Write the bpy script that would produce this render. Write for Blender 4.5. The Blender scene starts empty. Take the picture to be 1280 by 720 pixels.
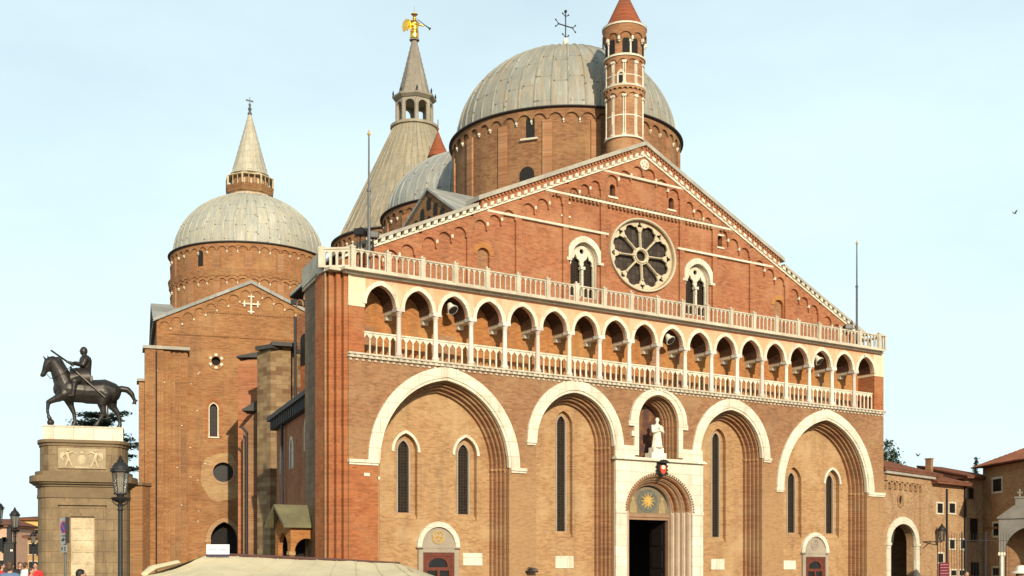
import bpy, bmesh, math, random
from mathutils import Vector, Matrix, noise
from mathutils.geometry import tessellate_polygon
R = math.radians
PI = math.pi
rnd = random.Random(7)
sc = bpy.context.scene
COL = sc.collection

# ---------------------------------------------------------------- camera, sky, sun, exposure
FPX, HOR, EYE = 1500.0, 708.6, 1.65
cam = bpy.data.cameras.new('camera')
cam.sensor_width = 36.0
cam.lens = 36.0 * FPX / 1280.0
cam.shift_y = (HOR - 360.0) / 1280.0
cam.clip_end = 20000
camo = bpy.data.objects.new('camera', cam)
COL.objects.link(camo)
camo.location = (0, 0, EYE)
camo.rotation_euler = (R(90), 0, 0)
sc.camera = camo

SUN_EL, SUN_AZ = 21.0, 17.0          # degrees; azimuth to the right of straight behind the camera
sx, sy = math.sin(R(SUN_AZ)), -math.cos(R(SUN_AZ))
to_sun = Vector((sx * math.cos(R(SUN_EL)), sy * math.cos(R(SUN_EL)), math.sin(R(SUN_EL))))
sun = bpy.data.lights.new('sun', 'SUN')
sun.energy = 4.9
sun.angle = R(0.6)
sun.color = (1.0, 0.88, 0.70)
suno = bpy.data.objects.new('sun', sun)
COL.objects.link(suno)
suno.rotation_euler = to_sun.to_track_quat('Z', 'Y').to_euler()
suno.location = (0, -30, 60)

W = bpy.data.worlds.new('World')
sc.world = W
W.use_nodes = True
wn, wl = W.node_tree.nodes, W.node_tree.links
bg = wn['Background']
sky = wn.new('ShaderNodeTexSky')
sky.sky_type = 'NISHITA'
sky.sun_disc = False
sky.sun_elevation = R(SUN_EL)
sky.sun_rotation = math.atan2(sx, sy)
sky.air_density = 1.0
sky.dust_density = 1.0
sky.ozone_density = 1.0
# thin, high, milky cloud over the clear sky
tc = wn.new('ShaderNodeTexCoord')
mp = wn.new('ShaderNodeMapping')
mp.inputs['Scale'].default_value = (1.6, 1.6, 4.5)
nz = wn.new('ShaderNodeTexNoise')
nz.inputs['Scale'].default_value = 1.3
nz.inputs['Detail'].default_value = 6
nz.inputs['Roughness'].default_value = 0.55
rp = wn.new('ShaderNodeMapRange')
rp.inputs['From Min'].default_value = 0.36
rp.inputs['From Max'].default_value = 0.72
rp.inputs['To Min'].default_value = 0.76
rp.inputs['To Max'].default_value = 1.0
mx = wn.new('ShaderNodeMix')
mx.data_type = 'RGBA'
wl.new(tc.outputs['Generated'], mp.inputs['Vector'])
wl.new(mp.outputs['Vector'], nz.inputs['Vector'])
wl.new(nz.outputs['Fac'], rp.inputs['Value'])
sep = wn.new('ShaderNodeSeparateXYZ')
wl.new(tc.outputs['Generated'], sep.inputs[0])
el = wn.new('ShaderNodeMapRange')
el.inputs['From Min'].default_value = 0.30
el.inputs['From Max'].default_value = 0.80
el.inputs['To Min'].default_value = 1.0
el.inputs['To Max'].default_value = 0.25
wl.new(sep.outputs[2], el.inputs['Value'])
ml = wn.new('ShaderNodeMath')
ml.operation = 'MULTIPLY'
wl.new(rp.outputs['Result'], ml.inputs[0])
wl.new(el.outputs['Result'], ml.inputs[1])
wl.new(ml.outputs[0], mx.inputs['Factor'])
wl.new(sky.outputs['Color'], mx.inputs['A'])
mx.inputs['B'].default_value = (9.5, 11.9, 12.5, 1)
wl.new(mx.outputs['Result'], bg.inputs['Color'])
bg.inputs['Strength'].default_value = 0.088
sc.view_settings.view_transform = 'Standard'
sc.view_settings.look = 'None'
sc.view_settings.gamma = 1
sc.view_settings.use_curve_mapping = False
sc.view_settings.exposure = 0.12

# ---------------------------------------------------------------- helpers
def at(x, y, Y):
    """the point at distance Y that the photograph shows at pixel x, y"""
    return Vector(((x - 640) / FPX * Y, Y, EYE + (HOR - y) / FPX * Y))

class MB:
    def __init__(s, M=None):
        s.v, s.f, s.M = [], [], M
    def add(s, vs, fs):
        n = len(s.v)
        if s.M is not None:
            vs = [s.M @ Vector(v) for v in vs]
        s.v += [tuple(v) for v in vs]
        s.f += [tuple(i + n for i in f) for f in fs]
    def box(s, x0, x1, y0, y1, z0, z1):
        s.add([(x0, y0, z0), (x1, y0, z0), (x1, y1, z0), (x0, y1, z0), (x0, y0, z1), (x1, y0, z1), (x1, y1, z1), (x0, y1, z1)],
              [(3, 2, 1, 0), (4, 5, 6, 7), (0, 1, 5, 4), (1, 2, 6, 5), (2, 3, 7, 6), (3, 0, 4, 7)])
    def prism(s, poly, y0, y1, holes=()):
        """outline in x,z with holes, as a slab from depth y0 to y1"""
        loops = [list(poly)] + [list(h) for h in holes]
        flat = [p for l in loops for p in l]
        n = len(flat)
        tris = tessellate_polygon([[Vector((p[0], p[1], 0)) for p in l] for l in loops])
        vs = [(p[0], y0, p[1]) for p in flat] + [(p[0], y1, p[1]) for p in flat]
        fs = [tuple(t) for t in tris] + [tuple(i + n for i in reversed(t)) for t in tris]
        k = 0
        for l in loops:
            m = len(l)
            for i in range(m):
                a, b = k + i, k + (i + 1) % m
                fs.append((a, b, b + n, a + n))
            k += m
        s.add(vs, fs)
    def extr(s, poly, z0, z1):
        """footprint in x,y raised from z0 to z1 (z1 may be one height per corner)"""
        n = len(poly)
        zt = z1 if isinstance(z1, (list, tuple)) else [z1] * n
        vs = [(p[0], p[1], z0) for p in poly] + [(p[0], p[1], zt[i]) for i, p in enumerate(poly)]
        fs = [tuple(range(n - 1, -1, -1)), tuple(range(n, 2 * n))]
        fs += [(i, (i + 1) % n, (i + 1) % n + n, i + n) for i in range(n)]
        s.add(vs, fs)
    def tube(s, pts, rad, seg=8, flat=1.0):
        pts = [Vector(p) for p in pts]
        rs = rad if isinstance(rad, (list, tuple)) else [rad] * len(pts)
        vs, fs = [], []
        up = None
        for i, p in enumerate(pts):
            d = (pts[min(i + 1, len(pts) - 1)] - pts[max(i - 1, 0)])
            if d.length < 1e-9:
                d = Vector((0, 0, 1))
            d.normalize()
            if up is None:
                up = Vector((0, 0, 1)) if abs(d.z) < 0.9 else Vector((1, 0, 0))
            a = d.cross(up)
            if a.length < 1e-6:
                a = d.orthogonal()
            a.normalize()
            b = a.cross(d)
            up = b
            for k in range(seg):
                t = 2 * PI * k / seg
                vs.append(p + rs[i] * (math.cos(t) * a + flat * math.sin(t) * b))
        for i in range(len(pts) - 1):
            for k in range(seg):
                k2 = (k + 1) % seg
                fs.append((i * seg + k, i * seg + k2, (i + 1) * seg + k2, (i + 1) * seg + k))
        fs.append(tuple(range(seg - 1, -1, -1)))
        fs.append(tuple(range((len(pts) - 1) * seg, len(pts) * seg)))
        s.add(vs, fs)
    def lathe(s, prof, cx=0, cy=0, seg=32, rot=0.0, sx=1, sy=1):
        vs, fs = [], []
        n = len(prof)
        for k in range(seg):
            t = 2 * PI * k / seg + rot
            for r, z in prof:
                vs.append((cx + sx * r * math.cos(t), cy + sy * r * math.sin(t), z))
        for k in range(seg):
            k2 = (k + 1) % seg
            for i in range(n - 1):
                fs.append((k * n + i, k2 * n + i, k2 * n + i + 1, k * n + i + 1))
        if prof[0][0] > 1e-4:
            fs.append(tuple(k * n for k in range(seg - 1, -1, -1)))
        if prof[-1][0] > 1e-4:
            fs.append(tuple(k * n + n - 1 for k in range(seg)))
        s.add(vs, fs)
    def ball(s, c, r, seg=12, rings=8):
        r = r if isinstance(r, (list, tuple)) else (r, r, r)
        vs, fs = [], []
        for j in range(rings + 1):
            a = -PI / 2 + PI * j / rings
            for k in range(seg):
                t = 2 * PI * k / seg
                vs.append((c[0] + r[0] * math.cos(a) * math.cos(t), c[1] + r[1] * math.cos(a) * math.sin(t), c[2] + r[2] * math.sin(a)))
        for j in range(rings):
            for k in range(seg):
                k2 = (k + 1) % seg
                fs.append((j * seg + k, j * seg + k2, (j + 1) * seg + k2, (j + 1) * seg + k))
        s.add(vs, fs)
    def limb(s, p0, p1, r0, r1, seg=12):
        """a tapered rod with rounded ends"""
        p0, p1 = Vector(p0), Vector(p1)
        d = (p1 - p0)
        L = d.length
        d.normalize()
        pts, rs = [], []
        for a in (-85, -60, -30):
            pts.append(p0 + d * (r0 * math.sin(R(a)))); rs.append(r0 * math.cos(R(a)))
        pts.append(p0); rs.append(r0)
        pts.append(p1); rs.append(r1)
        for a in (30, 60, 85):
            pts.append(p1 + d * (r1 * math.sin(R(a)))); rs.append(r1 * math.cos(R(a)))
        s.tube(pts, rs, seg)
    def mesh(s, name, origin=None):
        me = bpy.data.meshes.new(name)
        vs = s.v if origin is None else [(a - origin[0], b - origin[1], c - origin[2]) for a, b, c in s.v]
        me.from_pydata(vs, [], s.f)
        bm = bmesh.new()
        bm.from_mesh(me)
        bmesh.ops.remove_doubles(bm, verts=bm.verts, dist=1e-5)
        bmesh.ops.recalc_face_normals(bm, faces=bm.faces)
        bm.to_mesh(me)
        bm.free()
        return me
    def pieces(s):
        par = list(range(len(s.v)))
        def fd(i):
            while par[i] != i:
                par[i] = par[par[i]]; i = par[i]
            return i
        for f in s.f:
            for i in f[1:]: par[fd(i)] = fd(f[0])
        grp = {}
        for f in s.f: grp.setdefault(fd(f[0]), []).append(f)
        for fs in grp.values():
            ids = sorted({i for f in fs for i in f}); mp_i = {i: k for k, i in enumerate(ids)}
            b = MB(); b.v = [s.v[i] for i in ids]; b.f = [tuple(mp_i[i] for i in f) for f in fs]
            yield b
    def build(s, name, mat, parent=None, smooth=None, origin=None, label=None, split=False):
        if split:
            return [b.build(name, mat, parent, smooth, origin, label) for b in s.pieces()][0]
        me = s.mesh(name, origin)
        me.materials.append(mat)
        if smooth:
            me.shade_smooth()
            me.set_sharp_from_angle(angle=R(smooth))
        o = bpy.data.objects.new(name, me)
        COL.objects.link(o)
        if parent is not None:
            o.parent = parent
        if origin is not None:
            po = ORG.get(parent.name, Vector((0, 0, 0))) if parent is not None else Vector((0, 0, 0))
            o.location = Vector(origin) - po
            ORG[o.name] = Vector(origin)
        elif parent is not None and parent.name in ORG:
            o.location = -ORG[parent.name]
        if label:
            o['label'] = label
        return o
ORG = {}

def blob(mb, name, mat, parent=None, voxel=0.03, smooth=4, origin=None):
    """melt overlapping limbs and balls into one continuous surface"""
    me = mb.mesh(name, origin)
    o = bpy.data.objects.new(name, me)
    COL.objects.link(o)
    m = o.modifiers.new('r', 'REMESH')
    m.mode = 'VOXEL'
    m.voxel_size = voxel
    m2 = o.modifiers.new('s', 'SMOOTH')
    m2.iterations = smooth
    m2.factor = 0.5
    dg = bpy.context.evaluated_depsgraph_get()
    me2 = bpy.data.meshes.new_from_object(o.evaluated_get(dg))
    o.modifiers.clear()
    o.data = me2
    bpy.data.meshes.remove(me)
    me2.name = name
    me2.materials.clear()
    me2.materials.append(mat)
    me2.shade_smooth()
    if parent is not None:
        o.parent = parent
    if origin is not None:
        o.location = origin
    return o

def thing(name, label, cat, loc=(0, 0, 0), rz=0.0, group=None):
    o = bpy.data.objects.new(name, None)
    o.empty_display_size = 0.3
    COL.objects.link(o)
    o.location = loc
    o.rotation_euler = (0, 0, rz)
    return tag(o, label, cat, group)
def tag(o, label, cat, group=None):
    o['label'] = label
    o['category'] = cat
    if group:
        o['group'] = group
    return o
def kind(o, k):
    o['kind'] = k
    return o
def dup(root, loc, rz, label, group=None):
    r = root.copy(); COL.objects.link(r)
    r.location = loc; r.rotation_euler = (0, 0, rz)
    r['label'] = label
    if group: r['group'] = group
    for ch in list(root.children):
        c = ch.copy(); COL.objects.link(c); c.parent = r
        for g in ch.children:
            d = g.copy(); COL.objects.link(d); d.parent = c
    return r

def pointed(cx, zs, w, h, n=14):
    """pointed arch from left springing to right springing"""
    if h <= w:
        return [(cx - w * math.cos(PI * i / (2 * n)), zs + h * math.sin(PI * i / (2 * n))) for i in range(2 * n + 1)]
    c = (h * h - w * w) / (2 * w)
    r = w + c
    a1 = math.atan2(h, c)
    L = [(cx + c - r * math.cos(a1 * i / n), zs + r * math.sin(a1 * i / n)) for i in range(n + 1)]
    return L + [(2 * cx - x, z) for x, z in reversed(L[:-1])]
def hole(cx, z0, zs, w, h, n=14):
    return [(cx - w, z0)] + pointed(cx, zs, w, h, n) + [(cx + w, z0)]
def shrink(w, h, d):
    """concentric smaller arch"""
    if h <= w:
        return w - d, h - d
    c = (h * h - w * w) / (2 * w)
    return w - d, math.sqrt((w + c - d) ** 2 - c * c)
def strip(cx, z0, zs, w1, h1, w0, h0, n=14):
    """the band between two arches, with legs down to z0"""
    a = pointed(cx, zs, w1, h1, n); b = pointed(cx, zs, w0, h0, n)
    if z0 < zs - 1e-6:
        a = [(cx - w1, z0)] + a + [(cx + w1, z0)]
        b = [(cx - w0, z0)] + b + [(cx + w0, z0)]
    return a + list(reversed(b))
def rect(x0, x1, z0, z1):
    return [(x0, z0), (x1, z0), (x1, z1), (x0, z1)]
def oval(cx, cz, rx, rz, n=40, a0=0.0):
    return [(cx + rx * math.cos(a0 + 2 * PI * i / n), cz + rz * math.sin(a0 + 2 * PI * i / n)) for i in range(n)]

# ---------------------------------------------------------------- materials
def newmat(name, rough=0.8, metal=0.0, spec=0.3):
    m = bpy.data.materials.new(name)
    m.use_nodes = True
    nt = m.node_tree
    b = nt.nodes['Principled BSDF']
    b.inputs['Roughness'].default_value = rough
    b.inputs['Metallic'].default_value = metal
    b.inputs['Specular IOR Level'].default_value = spec
    return m, nt, b
def nd(nt, t, **kw):
    n = nt.nodes.new(t)
    for k, v in kw.items():
        if k in n.inputs:
            n.inputs[k].default_value = v
        else:
            setattr(n, k, v)
    return n
def mix(nt, fac, a, b, mode='MIX'):
    n = nt.nodes.new('ShaderNodeMix')
    n.data_type = 'RGBA'
    n.blend_type = mode
    for s, v in (('Factor', fac), ('A', a), ('B', b)):
        if hasattr(v, 'is_output'):
            nt.links.new(v, n.inputs[s])
        elif s == 'Factor':
            n.inputs[s].default_value = v
        else:
            n.inputs[s].default_value = (*v, 1)
    return n.outputs['Result']
def mth(nt, op, a, b=None):
    n = nt.nodes.new('ShaderNodeMath')
    n.operation = op
    for i, v in enumerate((a, b)):
        if v is None: continue
        if hasattr(v, 'is_output'): nt.links.new(v, n.inputs[i])
        else: n.inputs[i].default_value = v
    return n.outputs[0]
def rng(nt, v, a, b, c=0.0, d=1.0):
    n = nd(nt, 'ShaderNodeMapRange')
    nt.links.new(v, n.inputs['Value'])
    for k, x in (('From Min', a), ('From Max', b), ('To Min', c), ('To Max', d)):
        n.inputs[k].default_value = x
    return n.outputs['Result']
def noisev(nt, vec, scale, detail=5, rough=0.6, stretch=None):
    if stretch:
        mpn = nd(nt, 'ShaderNodeMapping')
        mpn.inputs['Scale'].default_value = stretch
        nt.links.new(vec, mpn.inputs['Vector'])
        vec = mpn.outputs['Vector']
    n = nd(nt, 'ShaderNodeTexNoise', Scale=scale, Detail=detail, Roughness=rough)
    nt.links.new(vec, n.inputs['Vector'])
    return n.outputs['Fac']
def wallvec(nt, cyl=None):
    """x+y along the wall (or the arc round a drum), z up, as the brick plane"""
    t = nd(nt, 'ShaderNodeTexCoord')
    s = nd(nt, 'ShaderNodeSeparateXYZ')
    nt.links.new(t.outputs['Object'], s.inputs[0])
    c = nd(nt, 'ShaderNodeCombineXYZ')
    if cyl:
        nt.links.new(mth(nt, 'MULTIPLY', mth(nt, 'ARCTAN2', s.outputs[1], s.outputs[0]), cyl), c.inputs[0])
    else:
        nt.links.new(mth(nt, 'ADD', s.outputs[0], s.outputs[1]), c.inputs[0])
    nt.links.new(s.outputs[2], c.inputs[1])
    return t.outputs['Object'], c.outputs[0]

def brick(name, c1, c2, mortar, stain=(0.10, 0.07, 0.05), pale=(0.45, 0.33, 0.2), st=0.35, pl=0.25, bw=0.25, rh=0.065, ms=0.007, low=None, cyl=None):
    m, nt, b = newmat(name, 0.9, 0, 0.15)
    ob, wv = wallvec(nt, cyl)
    bt = nd(nt, 'ShaderNodeTexBrick')
    bt.inputs['Scale'].default_value = 1
    bt.inputs['Brick Width'].default_value = bw
    bt.inputs['Row Height'].default_value = rh
    bt.inputs['Mortar Size'].default_value = ms
    bt.inputs['Color1'].default_value = (*c1, 1)
    bt.inputs['Color2'].default_value = (*c2, 1)
    bt.inputs['Mortar'].default_value = (*mortar, 1)
    bt.inputs['Bias'].default_value = -0.1
    nt.links.new(wv, bt.inputs['Vector'])
    col = bt.outputs['Color']
    bt2 = nd(nt, 'ShaderNodeTexBrick')                      # a few over-burnt and a few bleached bricks
    bt2.inputs['Scale'].default_value = 1
    bt2.inputs['Brick Width'].default_value = bw
    bt2.inputs['Row Height'].default_value = rh
    bt2.inputs['Mortar Size'].default_value = 0
    bt2.inputs['Color1'].default_value = (0, 0, 0, 1)
    bt2.inputs['Color2'].default_value = (1, 1, 1, 1)
    nt.links.new(wv, bt2.inputs['Vector'])
    col = mix(nt, rng(nt, bt2.outputs['Color'], 0.55, 1.0, 0, 0.38), col, tuple(x * 0.48 for x in c2))
    col = mix(nt, rng(nt, bt2.outputs['Color'], 0.35, 0.0, 0, 0.28), col, tuple(min(0.8, x * 1.35 + 0.02) for x in c1))
    n1 = noisev(nt, wv, 0.5, 7, 0.65)                       # broad patches
    n2 = noisev(nt, wv, 1.8, 8, 0.8, (0.95, 1.0, 1.0))      # courses
    n3 = noisev(nt, wv, 0.9, 5, 0.7, (1.0, 0.14, 1.0))      # runs of water
    n4 = noisev(nt, wv, 9.0, 4, 0.75, (0.8, 1.0, 1.0))
    col = mix(nt, rng(nt, n2, 0.40, 0.70, 0, 0.5), col, c2)
    col = mix(nt, rng(nt, n1, 0.48, 0.66, 0, pl), col, pale)
    n7 = noisev(nt, wv, 2.6, 6, 0.75, (1.0, 0.05, 1.0))     # narrow rain streaks
    col = mix(nt, rng(nt, n7, 0.56, 0.76, 0, st * 0.6), col, tuple(x * 0.55 for x in c2))
    n5 = noisev(nt, wv, 0.22, 5, 0.6)                       # soot and damp, wall-sized
    col = mix(nt, rng(nt, n5, 0.54, 0.74, 0, st * 0.9), col, tuple(x * 0.5 for x in c2))
    col = mix(nt, rng(nt, n3, 0.52, 0.75, 0, st), col, stain)
    col = mix(nt, rng(nt, n4, 0.50, 0.72, 0, 0.36), col, tuple(x * 0.55 for x in c1))
    if low:                                                  # the lower courses were refaced in paler brick
        sz = nd(nt, 'ShaderNodeSeparateXYZ'); nt.links.new(ob, sz.inputs[0])
        hgt = mth(nt, 'ADD', sz.outputs[2], mth(nt, 'MULTIPLY', n1, 5.0))
        lc = mix(nt, rng(nt, n4, 0.45, 0.7, 0, 0.5), low, tuple(x * 0.62 for x in low))
        lc = mix(nt, rng(nt, bt2.outputs['Color'], 0.4, 1.0, 0, 0.4), lc, tuple(x * 0.6 for x in low))
        col = mix(nt, rng(nt, hgt, 11.0, 7.5, 0, 0.8), col, lc)
    nt.links.new(col, b.inputs['Base Color'])
    bp = nd(nt, 'ShaderNodeBump', Strength=0.35, Distance=0.02)
    nt.links.new(mth(nt, 'ADD', n4, mth(nt, 'MULTIPLY', bt.outputs['Fac'], -0.6)), bp.inputs['Height'])
    nt.links.new(bp.outputs[0], b.inputs['Normal'])
    return m
def stone(name, c, c2, dirt=(0.12, 0.10, 0.07), amt=0.45, block=None, rough=0.75, run=0.3, bv=0.72):
    m, nt, b = newmat(name, rough, 0, 0.3)
    ob, wv = wallvec(nt)
    n1 = noisev(nt, ob, 0.9, 8, 0.7)
    n2 = noisev(nt, wv, 2.0, 6, 0.7, (1.0, 0.15, 1))
    n3 = noisev(nt, ob, 9.0, 4, 0.6)
    col = mix(nt, rng(nt, n1, 0.35, 0.7), c, c2)
    if block:
        bt = nd(nt, 'ShaderNodeTexBrick')
        bt.inputs['Scale'].default_value = 1
        bt.inputs['Brick Width'].default_value = block[0]
        bt.inputs['Row Height'].default_value = block[1]
        bt.inputs['Mortar Size'].default_value = 0.014
        bt.inputs['Color1'].default_value = (1, 1, 1, 1)
        bt.inputs['Color2'].default_value = (bv, bv, bv * 0.97, 1)
        bt.inputs['Mortar'].default_value = (bv * 0.7, bv * 0.66, bv * 0.6, 1)
        nt.links.new(wv, bt.inputs['Vector'])
        col = mix(nt, 1.0, col, bt.outputs['Color'], 'MULTIPLY')
    col = mix(nt, rng(nt, n2, 0.5, 0.78, 0, run), col, dirt)
    col = mix(nt, rng(nt, n3, 0.52, 0.8, 0, amt * 0.6), col, dirt)
    nt.links.new(col, b.inputs['Base Color'])
    bp = nd(nt, 'ShaderNodeBump', Strength=0.25, Distance=0.02)
    nt.links.new(n3, bp.inputs['Height'])
    nt.links.new(bp.outputs[0], b.inputs['Normal'])
    return m
def lead(name, N, row, c1, c2, rust=(0.33, 0.24, 0.13), ru=0.5):
    """sheet-lead panels: N round the dome, one course every row metres"""
    m, nt, b = newmat(name, 0.62, 0.0, 0.4)
    t = nd(nt, 'ShaderNodeTexCoord')
    s = nd(nt, 'ShaderNodeSeparateXYZ')
    nt.links.new(t.outputs['Object'], s.inputs[0])
    ang = mth(nt, 'MULTIPLY', mth(nt, 'ARCTAN2', s.outputs[1], s.outputs[0]), N / (2 * PI))
    fa = mth(nt, 'FLOOR', ang)
    wob = nd(nt, 'ShaderNodeTexWhiteNoise', noise_dimensions='1D')
    nt.links.new(fa, wob.inputs['W'])
    zz = mth(nt, 'ADD', mth(nt, 'MULTIPLY', s.outputs[2], 1 / row), wob.outputs['Value'])
    c = nd(nt, 'ShaderNodeCombineXYZ')
    nt.links.new(fa, c.inputs[0]); nt.links.new(mth(nt, 'FLOOR', zz), c.inputs[1])
    w = nd(nt, 'ShaderNodeTexWhiteNoise', noise_dimensions='2D')
    nt.links.new(c.outputs[0], w.inputs['Vector'])
    c3 = nd(nt, 'ShaderNodeCombineXYZ')
    nt.links.new(mth(nt, 'MULTIPLY', ang, 1.4), c3.inputs[0]); nt.links.new(mth(nt, 'MULTIPLY', s.outputs[2], 0.35), c3.inputs[1])
    n1 = noisev(nt, c3.outputs[0], 1.3, 6, 0.7)
    n2 = noisev(nt, t.outputs['Object'], 0.35, 6, 0.6)
    col = mix(nt, mth(nt, 'MULTIPLY', w.outputs['Value'], 0.6), c1, c2)
    col = mix(nt, rng(nt, n2, 0.40, 0.62, 0, 0.6), col, tuple(x * 0.62 for x in c1))
    col = mix(nt, rng(nt, noisev(nt, c3.outputs[0], 6.0, 4, 0.7), 0.45, 0.75, 0, 0.45), col, tuple(x * 0.5 for x in c2))
    col = mix(nt, rng(nt, n1, 0.44, 0.66, 0, ru), col, rust)
    c4 = nd(nt, 'ShaderNodeCombineXYZ')
    nt.links.new(mth(nt, 'MULTIPLY', ang, 4.0), c4.inputs[0]); nt.links.new(mth(nt, 'MULTIPLY', s.outputs[2], 0.5), c4.inputs[1])
    n6 = noisev(nt, c4.outputs[0], 1.0, 5, 0.7)
    col = mix(nt, rng(nt, n6, 0.52, 0.70, 0, 0.55), col, tuple(min(0.8, x * 1.35 + 0.02) for x in c1))
    col = mix(nt, rng(nt, n6, 0.48, 0.30, 0, 0.55), col, (c2[0] * 0.72, c2[1] * 0.80, c2[2] * 0.78))
    fr = mth(nt, 'FRACT', zz)
    fa2 = mth(nt, 'FRACT', ang)
    lap = mth(nt, 'MULTIPLY', mth(nt, 'LESS_THAN', fr, 0.07), mth(nt, 'LESS_THAN', mth(nt, 'ABSOLUTE', mth(nt, 'SUBTRACT', mth(nt, 'FRACT', mth(nt, 'ADD', fa2, 0.5)), 0.5)), 0.16))
    col = mix(nt, mth(nt, 'MULTIPLY', lap, 0.75), col, (0.07, 0.06, 0.045))
    col = mix(nt, mth(nt, 'MULTIPLY', mth(nt, 'LESS_THAN', fr, 0.035), 0.3), col, (0.09, 0.09, 0.08))
    nt.links.new(col, b.inputs['Base Color'])
    return m
def plain(name, c, rough=0.6, metal=0.0, var=0.25, scale=4.0, spec=0.4):
    m, nt, b = newmat(name, rough, metal, spec)
    t = nd(nt, 'ShaderNodeTexCoord')
    n = noisev(nt, t.outputs['Object'], scale, 6, 0.65)
    col = mix(nt, rng(nt, n, 0.3, 0.75), tuple(min(1, x * (1 + var)) for x in c), tuple(x * (1 - var) for x in c))
    nt.links.new(col, b.inputs['Base Color'])
    bp = nd(nt, 'ShaderNodeBump', Strength=0.15, Distance=0.01)
    nt.links.new(n, bp.inputs['Height'])
    nt.links.new(bp.outputs[0], b.inputs['Normal'])
    return m
def rooftile(name, c1, c2):
    m, nt, b = newmat(name, 0.85, 0, 0.2)
    t = nd(nt, 'ShaderNodeTexCoord')
    n = noisev(nt, t.outputs['Object'], 1.2, 7, 0.7)
    n2 = noisev(nt, t.outputs['Object'], 7.0, 3, 0.6)
    col = mix(nt, rng(nt, n, 0.35, 0.68), c1, c2)
    col = mix(nt, rng(nt, n2, 0.45, 0.75, 0, 0.5), col, tuple(x * 0.45 for x in c1))
    nt.links.new(col, b.inputs['Base Color'])
    return m
def glassgrid(name, c, cell=(0.16, 0.12), line=0.018, lc=(0.06, 0.055, 0.05), off=0.0):
    m, nt, b = newmat(name, 0.5, 0, 0.15)
    ob, wv = wallvec(nt)
    bt = nd(nt, 'ShaderNodeTexBrick', offset=off)
    bt.inputs['Scale'].default_value = 1
    bt.inputs['Brick Width'].default_value = cell[0]
    bt.inputs['Row Height'].default_value = cell[1]
    bt.inputs['Mortar Size'].default_value = line
    bt.inputs['Color1'].default_value = (*c, 1)
    bt.inputs['Color2'].default_value = (*(x * 0.5 for x in c), 1)
    bt.inputs['Mortar'].default_value = (*lc, 1)
    nt.links.new(wv, bt.inputs['Vector'])
    nt.links.new(bt.outputs['Color'], b.inputs['Base Color'])
    return m

B_RED = brick('brick red', (0.375, 0.140, 0.060), (0.295, 0.102, 0.045), (0.33, 0.18, 0.10), pale=(0.44, 0.225, 0.115), st=0.35, pl=0.6)
B_PIER = brick('brick orange', (0.37, 0.118, 0.042), (0.30, 0.092, 0.034), (0.31, 0.165, 0.08), pale=(0.43, 0.22, 0.10), st=0.35, pl=0.5)
B_BROWN = brick('brick brown', (0.315, 0.158, 0.074), (0.25, 0.115, 0.054), (0.28, 0.18, 0.10), pale=(0.36, 0.23, 0.115), st=0.4, pl=0.6, low=(0.385, 0.228, 0.108))
B_TAN = brick('brick tan', (0.405, 0.232, 0.102), (0.345, 0.182, 0.080), (0.40, 0.27, 0.15), pale=(0.47, 0.32, 0.165), st=0.45, pl=0.7)
B_ORDER = brick('brick order', (0.34, 0.170, 0.080), (0.27, 0.125, 0.060), (0.27, 0.175, 0.10), pale=(0.37, 0.26, 0.14), st=0.5, pl=0.5)
B_LOGGIA = brick('brick loggia', (0.40, 0.165, 0.050), (0.34, 0.13, 0.042), (0.38, 0.20, 0.08), pale=(0.48, 0.27, 0.09), st=0.5, pl=0.5)
B_DRUM = brick('brick drum', (0.27, 0.132, 0.054), (0.20, 0.088, 0.037), (0.27, 0.17, 0.085), pale=(0.38, 0.23, 0.095), st=0.5, pl=0.6)
DRUM_R = brick('drum brick courses', (0.28, 0.135, 0.060), (0.205, 0.090, 0.041), (0.28, 0.17, 0.09), pale=(0.40, 0.24, 0.105), st=0.5, pl=0.5, cyl=6.7)
DRUM_T = brick('transept drum brick courses', (0.35, 0.165, 0.066), (0.27, 0.115, 0.047), (0.33, 0.19, 0.10), pale=(0.43, 0.25, 0.11), st=0.45, pl=0.5, cyl=6.3)
TURR = brick('turret brick courses', (0.36, 0.165, 0.072), (0.29, 0.125, 0.056), (0.36, 0.23, 0.13), pale=(0.46, 0.28, 0.14), st=0.4, pl=0.5, cyl=1.0)
B_TRAN = brick('brick transept', (0.345, 0.165, 0.062), (0.26, 0.112, 0.042), (0.31, 0.18, 0.10), pale=(0.42, 0.25, 0.115), st=0.6, pl=0.5)
B_CONV = brick('brick convent', (0.42, 0.25, 0.125), (0.33, 0.18, 0.092), (0.36, 0.25, 0.14), pale=(0.45, 0.325, 0.165), st=0.5, pl=0.6)
B_DARK = brick('shaded vault brick', (0.08, 0.040, 0.022), (0.055, 0.027, 0.016), (0.08, 0.05, 0.03), pale=(0.13, 0.065, 0.03))  # shade under the gallery vaults, put into the brick colour
MIXED = brick('brick and stone buttress', (0.28, 0.195, 0.10), (0.16, 0.078, 0.038), (0.19, 0.13, 0.075), pale=(0.30, 0.22, 0.11), st=0.7, pl=0.55, bw=0.62, rh=0.28, ms=0.02)
GREYST = stone('grey stone courses', (0.26, 0.155, 0.07), (0.16, 0.095, 0.044), block=(0.9, 0.4))
MARBLE = stone('white marble', (0.74, 0.68, 0.54), (0.60, 0.53, 0.40), dirt=(0.30, 0.235, 0.14), amt=0.8, run=0.6, block=(0.8, 0.7), bv=0.88)
MARBLE_B = stone('marble blocks', (0.74, 0.69, 0.56), (0.58, 0.52, 0.39), dirt=(0.34, 0.27, 0.17), amt=0.6, block=(1.3, 0.55), run=0.6, bv=0.88)
ISTRIA = stone('weathered balustrade stone', (0.60, 0.53, 0.40), (0.40, 0.345, 0.25), dirt=(0.20, 0.16, 0.10), amt=0.8, run=0.5)
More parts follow.
